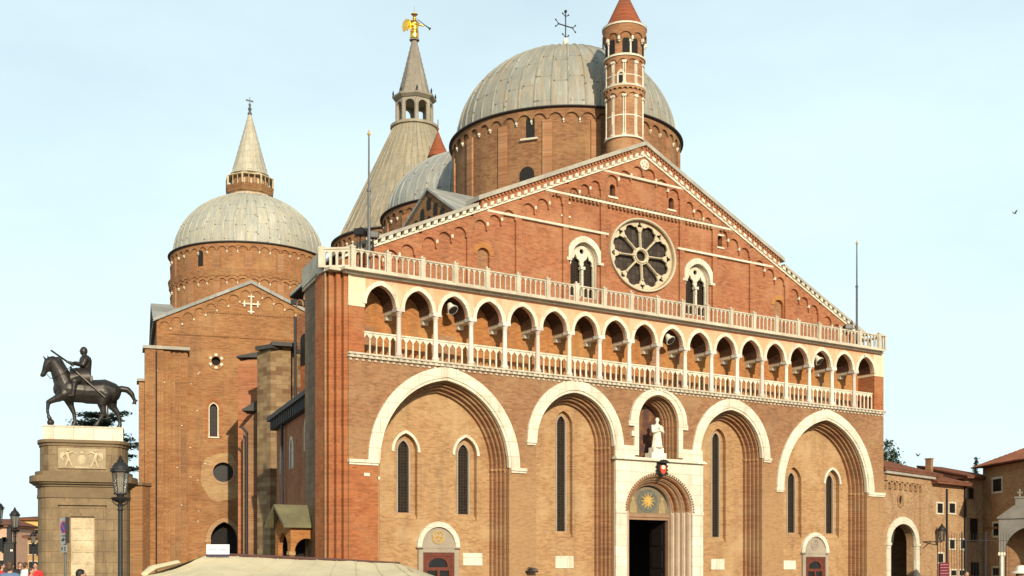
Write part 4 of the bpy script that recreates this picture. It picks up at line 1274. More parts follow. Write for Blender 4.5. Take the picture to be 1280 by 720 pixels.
for da in (-0.95, 0.32, 1.6):
    for dd in (-0.24, 0.24):
        slots(m, TC, 1.0, [(fT + da + dd, 29.4, 30.2, 0.18)])
slots(m, TC, 1.0, [(fT - 0.18, 27.76, 28.3, 0.13)])
P(m, 'bell_opening', DARK, camp, split=True)
m = MB(TZ)
for da in (-0.95, 0.32, 1.6):
    x, y = TC[0] + 1.03 * math.cos(fT + da), TC[1] + 1.03 * math.sin(fT + da)
    m.tube([(x, y, 29.35), (x, y, 29.95)], 0.05, 8); m.ball((x, y, 30.0), 0.1, 8, 5)
b = MB(Matrix.Translation((TC[0], TC[1], 0)) @ Matrix.Rotation(fT - 0.18, 4, 'Z') @ Matrix.Rotation(PI / 2, 4, 'Z')); b.prism(strip(0, 27.76, 28.2, 0.22, 0.3, 0.12, 0.15, 6), -1.06, -0.98); m.add(b.v, b.f)
P(m, 'colonnettes', MARBLE, camp)
m = MB(TZ); m.lathe([(1.22, 31.0), (1.0, 31.15), (0.0, 33.25)], *TC, 48); P(m, 'cone_roof', CONETILE, camp, smooth=30)

# ---- north transept (turned a little on its own axis)
TM = INV @ Matrix.Translation((-19.9, 91.5, 0)) @ Matrix.Rotation(R(18), 4, 'Z')
TW = 6.9
ap, ev = 23.2, 20.0
tr_rake = lambda v: ap - (ap - ev) * abs(v) / TW
m = MB(TM)
dz = hole(-2.0, 0, 3.7, 1.0, 1.35, 12)
th = [oval(-2.6, 17.2, 0.33, 0.33, 20), hole(-2.78, 11.5, 13.6, 0.30, 0.40, 8), oval(-2.07, 8.82, 0.78, 0.76, 28)]
m.prism([(-TW, 0)] + dz + [(TW, 0), (TW, ev), (0, ap), (-TW, ev)], 0, 0.6, th)
tw_ = P(m, 'transept_wall', B_TRAN)
m = MB(TM); m.box(-TW, -TW + 0.6, 0.61, 16, 0, ev); m.box(TW - 0.6, TW, 0.61, 16, 0, ev)
MS2 = TM @ MS
ms = MB(MS2); ms.prism([(0.61, ev), (16, ev), (8.3, 22.75)], -TW, -TW + 0.6); m.v += ms.v; m.f += [tuple(i + len(m.v) - len(ms.v) for i in f) for f in ms.f]
P(m, 'transept_side_wall', B_DRUM, tw_)
m = MB(TM)
for sgn in (-1, 1):
    m.prism([(0, ap + 0.02), (sgn * (TW + 0.25), tr_rake(TW + 0.25) + 0.02), (sgn * (TW + 0.25), tr_rake(TW + 0.25) + 0.27), (0, ap + 0.27)], -0.25, 16)
ms = MB(MS2)
for sgn in (-1, 1):
    ms.prism([(8.3, 22.8), (8.3 + sgn * 8.0, 19.9), (8.3 + sgn * 8.0, 20.1), (8.3, 23.0)], -TW - 0.25, TW)
m.v += ms.v; m.f += [tuple(i + len(m.v) - len(ms.v) for i in f) for f in ms.f]
P(m, 'transept_roof', LEADF, tw_)
m = MB(TM)
nA = 16; cw = 2 * (TW - 0.15) / nA; mc = MB(TM)
for j in range(nA):
    ua = -TW + 0.15 + j * cw; ub = ua + cw; um = (ua + ub) / 2; r = cw / 2 - 0.05
    zc = tr_rake(um) - r - 0.32; zl = zc - 0.06
    arc = [(um - r * math.cos(PI * q_ / 10), zc + r * math.sin(PI * q_ / 10)) for q_ in range(11)]
    top_ = [(ub, tr_rake(ub))] + ([(0, ap)] if ua < 0 < ub else []) + [(ua, tr_rake(ua))]
    m.prism([(ua, zl), (um - r, zl)] + arc + [(um + r, zl), (ub, zl)] + top_, -0.1, 0.002)
    mc.box(ub - 0.05, ub + 0.05, -0.12, -0.01, zl - 0.14, zl)
x = -3.7
while x < 3.7: m.box(x, x + 0.12, -0.09, 0.01, 20.84, 20.96); x += 0.22
x = -6.0
while x < 5: m.box(x, x + 0.12, -0.09, 0.01, 19.05, 19.17); x += 0.2
P(m, 'raking_arcade', B_TRAN, tw_); P(mc, 'white_corbels', MARBLE, tw_)
m = MB(TM)
cz = 21.68
m.box(-0.06, 0.06, -0.14, 0, cz - 0.78, cz + 0.72); m.box(-0.66, 0.66, -0.141, 0, cz - 0.06, cz + 0.06)
for dx, dz_ in ((0, 0.55), (0, -0.6)): m.box(-0.24, 0.24, -0.142, 0, cz + dz_ - 0.055, cz + dz_ + 0.055)
for dx in (-0.5, 0.5): m.box(dx - 0.055, dx + 0.055, -0.142, 0, cz - 0.24, cz + 0.24)
P(m, 'white_cross', MARBLE, tw_)
# its windows and door
m = MB(TM); m.prism(oval(-2.6, 17.2, 0.62, 0.62, 32), -0.06, 0.05, [oval(-2.6, 17.2, 0.36, 0.36, 32)]); oc = P(m, 'round_window', B_TRAN)
m = MB(TM)
for k in range(6):
    a = 2 * PI * k / 6 + PI / 6
    m.prism([(-2.6 + r_ * math.cos(a + d_), 17.2 + r_ * math.sin(a + d_)) for r_, d_ in ((0.38, -0.24), (0.58, -0.2), (0.58, 0.2), (0.38, 0.24))], -0.08, -0.05)
P(m, 'stone_voussoir', MARBLE, oc, split=True)
m = MB(TM); m.box(-3.1, -2.1, 0.4, 0.42, 16.7, 17.7); P(m, 'pane', DARK, oc)
m = MB(TM); m.prism(strip(-2.78, 11.45, 13.6, 0.62, 0.8, 0.48, 0.64, 8), -0.05, 0.04); lw = P(m, 'lancet_window', B_PIER)
m = MB(TM); m.prism(strip(-2.78, 11.5, 13.6, 0.36, 0.46, 0.29, 0.39, 8), -0.02, 0.1); m.box(-3.2, -2.36, -0.10, 0.1, 11.38, 11.47); P(m, 'stone_frame', MARBLE, lw)
m = MB(TM); m.box(-3.2, -2.3, 0.3, 0.32, 11.3, 14.5); P(m, 'pane', GLASS, lw)
m = MB(TM); m.prism(oval(-2.07, 8.82, 0.98, 0.95, 32), -0.05, 0.04, [oval(-2.07, 8.82, 0.76, 0.74, 32)]); oc = P(m, 'round_window', B_CONV)
m = MB(TM); m.box(-3.0, -1.1, 0.45, 0.47, 7.8, 9.8); P(m, 'pane', WINDARK, oc)
m = MB(TM); m.prism(strip(-2.0, 0, 3.7, 1.32, 1.68, 1.0, 1.35, 12), -0.1, 0.05); m.box(-3.42, -2.98, -0.16, 0.05, 3.5, 3.68); m.box(-1.02, -0.58, -0.16, 0.05, 3.5, 3.68)
dr_ = P(m, 'arched_doorway', B_CONV)
m = MB(TM); pat = []
for k in range(40):
    a_ = 2 * PI * k / 40
    rr = 1.55 + 0.35 * noise.noise(Vector((math.cos(a_) * 1.5, math.sin(a_) * 1.5, 4.2)))
    pat.append((-2.25 + rr * math.cos(a_), 8.35 + rr * 1.25 * math.sin(a_)))
m.prism(pat, -0.012, -0.001, [oval(-2.07, 8.82, 0.99, 0.96, 32)]); P(m, 'render_patch', brick('bleached transept brick', (0.42, 0.26, 0.12), (0.34, 0.19, 0.085), (0.40, 0.27, 0.15), pale=(0.48, 0.34, 0.17), st=0.4, pl=0.7), dr_)
m = MB(TM); m.box(-3.3, -0.7, 0.9, 0.95, 0, 5.6); m.prism(strip(-2.0, 0, 3.7, 1.3, 1.7, 1.01, 1.36, 12), 0.6, 0.9); P(m, 'dark_door', DARK, dr_)
# corner buttress block
m = MB(TM)
m.box(-7.75, -6.45, -0.75, 1.2, 0, 17.7); m.box(-6.44, -5.95, -0.62, 0.9, 0, 17.7); m.box(-5.94, -4.68, -0.45, 0.0, 0, 17.75); m.box(-8.15, -7.76, 0.6, 2.2, 0, 15.5)
m.box(-7.30, -7.16, -0.83, -0.75, 0, 17.7); m.box(-7.6, -7.48, -0.83, -0.75, 0, 17.7)
for x in (-6.3, -5.75, -5.35, -4.95): m.box(x, x + 0.16, -0.78 if x < -5.95 else -0.6, -0.4, 0, 17.6)
m.box(-7.75, -7.62, -0.9, -0.75, 0, 17.6); m.box(-6.62, -6.45, -0.92, -0.75, 0, 17.6)
bt_ = P(m, 'corner_buttress', B_TRAN)
m = MB(TM); m.box(-7.9, -4.55, -0.9, 1.3, 17.75, 17.98); m.box(-8.3, -7.7, 0.4, 2.4, 15.5, 15.7); P(m, 'lead_cap', COPING, bt_)
m = MB(TM); m.tube([(-6.95, -0.85, 0), (-6.95, -0.85, 17.6)], 0.06, 6); m.tube([(0.35, -0.15, 6.2), (0.35, -0.15, 16.0)], 0.07, 6); P(m, 'down_pipe', IRON, bt_, split=True)
m = MB(TM)
for k in range(18):
    x = rnd.uniform(-7, -3.2); z = rnd.uniform(4, 16.5)
    y = -0.47 if x > -5.94 else (-0.64 if x > -6.44 else -0.77)
    if x > -4.66: y = -0.02
    m.box(x, x + 0.11, y, y + 0.03, z, z + 0.06)
P(m, 'putlog_stones', MARBLE, bt_)
# transept dome with its lantern spire
tcn = INV @ Vector((-21.85, 100, 0))
d3, dm3 = make_dome((tcn.x, tcn.y), 6.55, 6.15, 14, 26.95, 5.35, LEAD4, 44, 48, 3, B_TRAN, 24.85)
f3 = facing(tcn)
m = MB(); slots(m, tcn, 6.32, [(f3 - 0.64, 25.3, 26.5, 0.22), (f3 - 0.66, 21.2, 22.5, 0.30), (f3 + 0.80, 21.2, 22.6, 0.28)]); P(m, 'drum_window', DARK, d3, split=True)
z = 32.0
m = MB(); m.lathe([(1.85, z - 0.5), (1.85, z + 0.4), (1.95, z + 0.45)], tcn.x, tcn.y, 12); lan = P(m, 'lantern', stone('speckled brick', (0.62, 0.52, 0.36), (0.36, 0.20, 0.11), amt=0.7))
m = MB(); m.lathe([(1.9, z + 0.45), (2.0, z + 0.5), (2.06, z + 1.08), (1.5, z + 1.1)], tcn.x, tcn.y, 8, 0.1); P(m, 'red_band', B_DRUM, lan)
m = MB(); m.lathe([(1.52, z + 1.1), (1.52, z + 2.05), (1.62, z + 2.08), (1.62, z + 2.15)], tcn.x, tcn.y, 8, 0.1)
m.lathe([(1.96, z + 1.84), (2.04, z + 1.84), (2.04, z + 1.92), (1.96, z + 1.92)], tcn.x, tcn.y, 8, 0.1)
for k in range(24):
    a = 2 * PI * k / 24 + 0.1; rr = 1.98 * math.cos(PI / 8) / math.cos(((a - 0.1) % (PI / 4)) - PI / 8)
    m.tube([(tcn.x + rr * math.cos(a), tcn.y + rr * math.sin(a), z + 1.1), (tcn.x + rr * math.cos(a), tcn.y + rr * math.sin(a), z + 1.85)], 0.03 if k % 3 else 0.08, 6)
P(m, 'gallery', RELIEF, lan)
m = MB()
for k in range(16):
    a = 2 * PI * (k + 0.5) / 16 + 0.1
    b = MB(Matrix.Translation((tcn.x, tcn.y, 0)) @ Matrix.Rotation(a, 4, 'Z')); b.box(1.38, 1.52, -0.19, 0.19, z + 1.25, z + 1.92); m.add(b.v, b.f)
P(m, 'lantern_window', B_ORDER, lan, split=True)
m = MB(); m.lathe([(1.66, z + 2.15), (1.5, z + 2.45)] + [q_ for k in range(11) for q_ in ((1.46 - 0.122 * k, z + 2.46 + 0.44 * k), (1.46 - 0.122 * (k + 1) + 0.035, z + 2.46 + 0.44 * (k + 1) - 0.01))] + [(0.1, z + 7.35)], tcn.x, tcn.y, 16); P(m, 'spire', LEAD5, origin=(tcn.x, tcn.y, 0))
m = MB(); m.lathe([(0.14, z + 7.2), (0.2, z + 7.4), (0.08, z + 7.6), (0.17, z + 7.8), (0.06, z + 8.0), (0.12, z + 8.15), (0.03, z + 8.3), (0.03, z + 8.8)], tcn.x, tcn.y, 8)
m.box(tcn.x - 0.35, tcn.x + 0.3, tcn.y - 0.02, tcn.y + 0.02, z + 8.42, z + 8.55); P(m, 'weathervane', IRONG)

# ---- pieces between the transept and the front: buttress, chapel strip, nave end, aisle, porch
def foot(pL, pR, depth):
    d_ = (pR - pL).normalized(); nn = Vector((-d_.y, d_.x, 0))
    return [(pL.x, pL.y), (pR.x, pR.y), (pR.x + nn.x * depth, pR.y + nn.y * depth), (pL.x + nn.x * depth, pL.y + nn.y * depth)]
a, b, c = loc(321.5, 76.4), loc(338, 75.4), loc(363.5, 75.9)
m = MB(); m.extr(foot(a, b, 3), 0, 15.35); m.extr(foot(b + Vector((0.02, 0.02, 0)), c, 3), 0, 15.5)
ab = P(m, 'aisle_buttress', MIXED)
m = MB(); m.extr(foot(loc(319, 75.9), loc(340, 75.0), 3.6), 15.352, 15.6); m.extr(foot(loc(340, 74.95), loc(373, 75.5), 3.6), 15.502, 15.75); P(m, 'lead_cap', DKLEAD, ab)
m = MB(); a, b = loc(297.5, 81), loc(322, 81); m.extr(foot(a, b, 4), 0, [15.5, 15.75, 15.75, 15.5]); cs = P(m, 'chapel_wall', B_RED)
m = MB(); m.extr(foot(loc(295, 80.7), loc(322, 80.7), 4.5), 15.751, [15.85, 16.1, 16.1, 15.85]); P(m, 'chapel_roof', DKLEAD, cs)
m = MB(); a, b = loc(304, 79), loc(321, 79); m.extr(foot(a, b, 1.5), 0, [10.9, 11.9, 11.9, 10.9]); P(m, 'low_annex', B_ORDER, cs)
m = MB(); m.extr(foot(loc(302, 78.8), loc(321.5, 78.8), 1.8), 11.91, [12.0, 12.6, 12.6, 12.0]); P(m, 'annex_roof', DKLEAD, cs)
m = MB(); p = loc(308.5, 78.2); m.tube([(p.x, p.y, 0), (p.x, p.y, 10.4), (p.x - 0.3, p.y + 0.2, 10.8)], 0.09, 6); p = loc(369, 74.5); m.tube([(p.x, p.y, 9.8), (p.x, p.y, 17.2)], 0.09, 6)
p = loc(352.5, 66); m.tube([(p.x, p.y, 3.5), (p.x, p.y, 10)], 0.08, 6); P(m, 'down_pipe', IRON, cs, split=True)
m = MB(); m.extr(foot(loc(150, 88), loc(178, 87.5), 1.0), 0, 7.6); bw2 = P(m, 'yard_wall', B_TRAN)
m = MB(); m.extr(foot(loc(149.5, 87.8), loc(178, 87.3), 1.4), 7.601, 7.8); P(m, 'wall_cap', PEDTRIM, bw2)
a, b = loc(369, 77.5), loc(424, 74.0)
m = MB(); m.extr(foot(a, b, 5), 0, [17.6, 19.2, 19.2, 17.6]); ne = P(m, 'nave_end_wall', B_RED)
d_ = b - a; NM = Matrix.Translation(a) @ Matrix.Rotation(math.atan2(d_.y, d_.x), 4, 'Z')
m = MB(NM); m.prism([(-0.4, 17.4), (d_.length, 19.3), (d_.length, 19.5), (-0.4, 17.6)], -0.16, 5); m.box(-0.38, -0.02, -0.1, 4, 17.0, 17.3); P(m, 'raked_roof', DKLEAD, ne)  # roof body coloured near-black to paint in the shade of its underside
m = MB(NM); m.prism([(-0.3, 17.49), (d_.length, 19.36), (d_.length, 19.54), (-0.3, 17.67)], -0.2, -0.162); P(m, 'roof_edge', LEADF, ne)
m = MB(NM)
for k in range(3):
    x = 0.25 + k * 0.85; zz = 17.35 + (x + 0.35) * 0.42 - 0.85
    m.prism(strip(x + 0.35, zz - 0.05, zz, 0.40, 0.42, 0.33, 0.35, 8), -0.09, 0.0)
P(m, 'blind_arcade', B_ORDER, ne)
m = MB(NM); m.prism(hole(1.05, 12.9, 14.5, 0.42, 0.42, 8), -0.03, 0.05); P(m, 'dark_window', DARK, ne)
# aisle wall running back
a, b = Vector((2.9, 16.4, 0)), Vector((-0.15, 3.9, 0))
d_ = b - a; AM = Matrix.Translation(a) @ Matrix.Rotation(math.atan2(d_.y, d_.x), 4, 'Z')
m = MB(AM); m.box(0, d_.length, 0, 6, 0, 10.0); ai = P(m, 'aisle_wall', B_RED)
m = MB(AM)
m.prism([(-0.5, 10.0), (d_.length, 10.0), (d_.length, 10.25), (-0.5, 10.25)], -0.5, 6.2)
x = 0
while x < d_.length: m.box(x, x + 0.18, -0.38, 0, 9.45, 10.0); x += 0.55
P(m, 'dark_eave', DKLEAD, ai)
for s_, zz in ((9.3, 7.5), (5.0, 6.9), (2.0, 6.9)):
    m = MB(AM); m.prism(strip(s_, zz, zz + 1.0, 0.55, 0.75, 0.38, 0.55, 8), -0.06, 0.02); wi_ = P(m, 'aisle_window', MARBLE)
    m = MB(AM); m.prism(hole(s_, zz, zz + 1.0, 0.38, 0.55, 8), -0.02, 0.01); P(m, 'pane', WINDARK, wi_)
# small porch
m = MB()
m.prism([(-2.0, 0), (-1.82, 0)] + hole(-1.2, 0, 2.35, 0.60, 0.62, 10)[1:-1] + [(-0.6, 0), (-0.35, 0), (-0.35, 3.6), (-2.0, 3.6)], 3.2, 3.45)
ms = MB(MS); ms.prism([(3.452, 0), (3.5, 0)] + pointed(4.1, 2.5, 0.55, 0.75, 8) + [(4.7, 0), (5.0, 0), (5.0, 3.6), (4.15, 4.3), (3.452, 3.6)], -2.0, -1.78)
m.v += ms.v; m.f += [tuple(i + len(m.v) - len(ms.v) for i in f) for f in ms.f]
po = P(m, 'porch', B_LOGGIA)
ms = MB(MS)
ms.prism([(2.95, 3.45), (4.12, 4.42), (5.2, 3.5), (5.2, 3.62), (4.12, 4.56), (2.95, 3.6)], -2.45, -0.3); P(ms, 'porch_roof', stone('mossy lead', (0.19, 0.17, 0.085), (0.11, 0.095, 0.055), amt=0.5), po)
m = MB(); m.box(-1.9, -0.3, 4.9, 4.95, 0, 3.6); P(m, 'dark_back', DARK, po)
m = MB(); m.tube([(-1.95, 3.3, 0), (-1.95, 3.3, 2.2)], 0.1, 8); m.box(-2.1, -1.78, 3.15, 3.45, 2.2, 2.36); P(m, 'porch_column', B_TAN, po)

# ---------------------------------------------------------------- statue in the niche
SAINT = ROOT @ Vector((CX + 0.05, 0.18, 7.37))
def pedestal_and_saint():
    t = thing('saint_statue', 'white stone saint holding a book, standing in the niche above the main portal', 'statue', SAINT, ANG)
    t.scale = (0.84, 0.84, 0.84)
    m = MB(); m.box(-0.60, 0.60, -0.22, 0.45, 0, 0.36); m.box(-0.42, 0.42, -0.18, 0.3, 0.36, 0.70); m.build('plinth', PALE, t)
    m = MB(); b0 = 0.70
    m.tube([(0, 0, b0), (0, 0, b0 + 0.5), (0, 0.02, b0 + 0.95), (0, 0.02, b0 + 1.3), (0, 0.03, b0 + 1.48)], [0.40, 0.34, 0.29, 0.33, 0.20], 16, 0.8)
    for k in range(7):                                       # folds of the habit
        a = PI + PI * k / 6
        m.limb((0.36 * math.cos(a), 0.26 * math.sin(a), b0 + 0.03), (0.22 * math.cos(a), 0.17 * math.sin(a), b0 + 0.95), 0.05, 0.03, 8)
    m.limb((0, 0.0, b0 + 1.45), (0, -0.02, b0 + 1.6), 0.09, 0.085)
    m.ball((0, -0.03, b0 + 1.74), (0.135, 0.15, 0.175)); m.ball((0, -0.18, b0 + 1.72), (0.025, 0.04, 0.04), 8, 6)
    m.limb((-0.33, 0.02, b0 + 1.33), (-0.40, -0.10, b0 + 1.0), 0.12, 0.10); m.limb((-0.40, -0.10, b0 + 1.0), (-0.06, -0.34, b0 + 1.05), 0.10, 0.065)
    m.limb((0.33, 0.02, b0 + 1.33), (0.43, -0.08, b0 + 1.0), 0.12, 0.10); m.limb((0.43, -0.08, b0 + 1.0), (0.12, -0.34, b0 + 1.02), 0.11, 0.065)
    m.ball((-0.02, -0.36, b0 + 1.07), (0.07, 0.06, 0.05)); m.ball((0.08, -0.36, b0 + 1.03), (0.07, 0.06, 0.05))
    blob(m, 'figure', PALE, t, 0.028, 3)
    m = MB(); m.box(-0.13, 0.15, -0.44, -0.34, b0 + 1.08, b0 + 1.28); m.build('book', PALE, t)
    return t
pedestal_and_saint()

# ---------------------------------------------------------------- floodlights, flagpoles on the church
def floodlight(p, rz, lab, w_=0.45, mat=None):
    t = thing('floodlight', lab, 'floodlight', p, rz, 'floodlights fixed to the church')
    m = MB(); m.tube([(-0.02, 0.12, 0.26), (-0.01, 0.08, 0.20), (0, 0, 0.06), (0.03, -0.12, -0.08), (0.04, -0.16, -0.12)], [0.05, 0.12, 0.17, 0.27, 0.28], 14); m.build('housing', mat or PALE, t, smooth=40)
    m = MB(); m.tube([(0.04, -0.165, -0.125), (0.05, -0.20, -0.17)], [0.25, 0.16], 12); m.build('lens', WINDARK, t)
    m = MB(); m.tube([(0, 0.1, 0.15), (0, 0.15, 0.55)], 0.03, 6); m.build('bracket', IRON, t)
    return t
for k, (u_, lab) in enumerate(((2.5 * S, 'white bell-shaped floodlight hanging in the third gallery arch from the left'), (9.5 * S + 0.02, 'white floodlight hanging in a gallery arch right above the saint niche'), (15.5 * S, 'grey floodlight hanging in the third gallery arch from the right'))):
    floodlight(ROOT @ Vector((u_, 0.35, 13.86)), ANG, lab)
def flagpole(p, h, lab):
    t = thing('flagpole', lab, 'flagpole', p)
    m = MB(); m.tube([(0, 0, 0), (0, 0, h * 0.6)], [0.075, 0.065], 8); m.tube([(0, 0, h * 0.6), (0, 0, h)], [0.05, 0.035], 8); m.lathe([(0.09, h * 0.6 - 0.05), (0.09, h * 0.6 + 0.05)], 0, 0, 8); m.build('pole', IRONG, t)
    m = MB(); m.ball((0, 0, h + 0.06), 0.08, 8, 6); m.tube([(0, 0, h + 0.1), (0, 0, h + 0.3)], [0.04, 0.005], 6); m.build('finial', GOLDP, t)
    return t
pl = ROOT @ Vector((0.42, 0.1, 14.86)); flagpole(pl, 6.2, 'tall thin flagpole on the left end of the terrace, in front of the lead cone')
pr = ROOT @ Vector((33.75, 0.5, 14.86)); flagpole(pr, 6.4, 'tall thin flagpole on the right end of the terrace, against open sky')
def spot(p, rz, lab):
    t = thing('roof_spotlight', lab, 'spotlight', p, rz, 'black spotlights beside the flagpoles')
    m = MB(); m.box(-0.22, 0.22, -0.16, 0.2, 0.02, 0.30); m.box(-0.25, 0.25, -0.2, -0.16, 0, 0.32); m.build('housing', IRON, t)
    m = MB(); m.box(-0.2, 0.2, -0.212, -0.203, 0.04, 0.28); m.build('lens', WINDARK, t)
    m = MB(); m.tube([(0, 0, 0), (0.0, 0.05, -1.6)], 0.035, 6); m.build('stand', IRON, t)
spot(ROOT @ Vector((0.12, 0.35, 16.55)), ANG + 0.5, 'black box spotlight left of the left flagpole')
spot(ROOT @ Vector((0.72, 0.3, 16.5)), ANG - 0.3, 'black box spotlight right of the left flagpole')
spot(ROOT @ Vector((33.45, 0.9, 16.1)), ANG - 0.6, 'black box spotlight at the foot of the right flagpole')

# ---------------------------------------------------------------- equestrian monument
PM = at(105.5, HOR, 52.5); PM.z = 0
PR = R(17)
mon = thing('monument_pedestal', 'tall ochre stone pedestal with rounded ends, white plinth, carved relief and carved door', 'pedestal', PM, PR)
def stad(hx, hy, k=10):
    """plan with rounded ends"""
    pts = []
    for i in range(k + 1): a = -PI / 2 + PI * i / k; pts.append((hx - 0.6 + 0.6 * math.cos(a), hy * math.sin(a)))
    for i in range(k + 1): a = PI / 2 + PI * i / k; pts.append((-hx + 0.6 + 0.6 * math.cos(a), hy * math.sin(a)))
    return pts
m = MB(); m.extr(stad(1.90, 1.25), 0, 4.6); m.extr(stad(1.82, 1.15), 5.72, 6.82)
sh = m.build('shaft', PEDEST, mon)
m = MB()
for hx, hy, z0, z1 in ((1.94, 1.3, 4.6, 4.72), (1.92, 1.28, 4.72, 5.08), (2.00, 1.36, 5.08, 5.18), (2.12, 1.5, 5.18, 5.26), (2.24, 1.62, 5.26, 5.52), (2.02, 1.4, 5.52, 5.718), (1.86, 1.2, 6.822, 6.95), (1.92, 1.28, 6.95, 7.08)):
    m.extr(stad(hx, hy), z0, z1)
m.build('mouldings', PEDTRIM, mon)
m = MB(); m.box(-1.62, 1.62, -0.80, 0.80, 7.082, 7.66); m.box(-1.65, 1.65, -0.83, 0.83, 7.66, 7.72); m.build('white_plinth', MARBLE, mon)
m = MB(); m.box(-1.0, 0.92, -1.22, -1.149, 5.85, 6.72)
rel = m.build('relief_panel', stone('relief ground', (0.40, 0.31, 0.19), (0.27, 0.20, 0.115), amt=0.8), mon)
m = MB()
for x, f_ in ((-0.66, 1), (0.56, -1)):                        # two carved standing putti and a shield between
    m.limb((x - 0.06 * f_, -1.225, 5.9), (x + 0.02 * f_, -1.24, 6.1), 0.035, 0.05, 8); m.limb((x + 0.02 * f_, -1.24, 6.1), (x + 0.06 * f_, -1.25, 6.28), 0.05, 0.07, 8)
    m.limb((x + 0.24 * f_, -1.225, 5.9), (x + 0.16 * f_, -1.24, 6.1), 0.035, 0.05, 8); m.limb((x + 0.16 * f_, -1.24, 6.1), (x + 0.09 * f_, -1.25, 6.28), 0.05, 0.07, 8)
    m.limb((x + 0.07 * f_, -1.25, 6.3), (x + 0.02 * f_, -1.25, 6.48), 0.085, 0.08, 8); m.ball((x + 0.04 * f_, -1.26, 6.62), (0.055, 0.05, 0.065))
    m.limb((x + 0.09 * f_, -1.25, 6.5), (x + 0.24 * f_, -1.24, 6.56), 0.04, 0.03, 8); m.limb((x + 0.24 * f_, -1.24, 6.56), (x + 0.42 * f_, -1.23, 6.46), 0.03, 0.025, 8)
    m.limb((x - 0.06 * f_, -1.25, 6.48), (x - 0.17 * f_, -1.235, 6.32), 0.04, 0.03, 8); m.limb((x - 0.17 * f_, -1.235, 6.32), (x - 0.12 * f_, -1.23, 6.15), 0.03, 0.025, 8)
    m.prism([(x - 0.24 * f_, 6.5), (x - 0.1 * f_, 6.56), (x - 0.14 * f_, 6.2), (x - 0.26 * f_, 6.28)] if f_ < 0 else [(x - 0.26, 6.28), (x - 0.14, 6.2), (x - 0.1, 6.56), (x - 0.24, 6.5)], -1.235, -1.2)
m.ball((-0.04, -1.2, 6.22), (0.19, 0.06, 0.25)); m.ball((-0.04, -1.22, 6.53), (0.10, 0.05, 0.07)); m.box(-0.3, 0.22, -1.235, -1.2, 5.88, 5.94)
m.build('carved_figures', RELIEF, mon, smooth=60)
m = MB(); m.box(-0.95, -0.62, -1.33, -1.249, 1.2, 4.28); m.box(0.58, 0.91, -1.33, -1.249, 1.2, 4.28); m.box(-0.62, 0.58, -1.33, -1.249, 3.95, 4.28); m.box(-1.0, 0.96, -1.44, -1.249, 4.28, 4.4); m.box(-0.62, -0.49, -1.43, -1.249, 1.2, 3.95); m.box(0.47, 0.58, -1.43, -1.249, 1.2, 3.95); m.box(-0.49, 0.47, -1.43, -1.249, 3.80, 3.95); m.box(-0.62, 0.58, -1.42, -1.249, 1.0, 1.2)
m.build('door_surround', PEDEST, mon)
m = MB(); m.box(-0.488, 0.468, -1.285, -1.249, 1.2, 3.798)
for x0 in (-0.44, 0.03):
    for k in range(5): m.box(x0, x0 + 0.39, -1.32, -1.285, 1.28 + k * 0.5, 1.68 + k * 0.5); m.box(x0 + 0.08, x0 + 0.31, -1.34, -1.32, 1.36 + k * 0.5, 1.60 + k * 0.5)
m.build('carved_door', RELIEF, mon)
m = MB(); m.box(-2.3, 2.3, -1.5, 1.5, 0.0, 0.45); m.build('base_step', PEDTRIM, mon)

HS = 0.00632
def hz(X, Yp, y=0.0):
    """statue outline units to metres"""
    return ((X - 412) * HS * 0.945, y, (645 - Yp) * HS)
horse = thing('horse_and_rider_statue', 'dark bronze horseman on a striding horse with its left forehoof on a ball', 'statue', PM + Vector((0, 0, 7.72)), PR)
m = MB()
L_ = lambda a, b, r0, r1: m.limb(a, b, r0, r1, 14)
L_(hz(300, 385), hz(420, 392), 0.53, 0.50); L_(hz(420, 394), hz(545, 390), 0.52, 0.55); L_(hz(545, 385), hz(588, 390), 0.54, 0.48)
L_(hz(275, 360), hz(300, 390), 0.46, 0.5); L_(hz(255, 385), hz(280, 400), 0.36, 0.42)
L_(hz(278, 345), hz(240, 260), 0.46, 0.37); L_(hz(240, 260), hz(208, 205), 0.37, 0.27); L_(hz(300, 325), hz(232, 185), 0.26, 0.17)
L_(hz(195, 190), hz(165, 205), 0.22, 0.20); L_(hz(165, 205), hz(150, 240), 0.20, 0.16); L_(hz(150, 240), hz(132, 282), 0.15, 0.11); L_(hz(132, 285), hz(124, 290), 0.11, 0.10); L_(hz(175, 235), hz(160, 250), 0.15, 0.12)
m.limb(hz(165, 175, -0.09), hz(160, 150, -0.10), 0.05, 0.015, 8); m.limb(hz(165, 175, 0.09), hz(160, 150, 0.10), 0.05, 0.015, 8); m.limb(hz(140, 175), hz(128, 155), 0.05, 0.02, 8)
# raised left foreleg (near side), resting on the ball
L_(hz(275, 420, -0.26), hz(235, 448, -0.28), 0.26, 0.19); L_(hz(235, 448, -0.28), hz(168, 480, -0.28), 0.17, 0.105); L_(hz(168, 480, -0.28), hz(162, 540, -0.28), 0.10, 0.065); L_(hz(162, 540, -0.28), hz(170, 575, -0.28), 0.075, 0.06); L_(hz(170, 578, -0.28), hz(178, 592, -0.28), 0.085, 0.10)
# right foreleg standing
L_(hz(295, 430, 0.24), hz(315, 485, 0.26), 0.24, 0.15); L_(hz(315, 485, 0.26), hz(338, 540, 0.26), 0.14, 0.095); L_(hz(338, 540, 0.26), hz(345, 600, 0.26), 0.085, 0.07); L_(hz(345, 605, 0.26), hz(328, 632, 0.26), 0.09, 0.10)
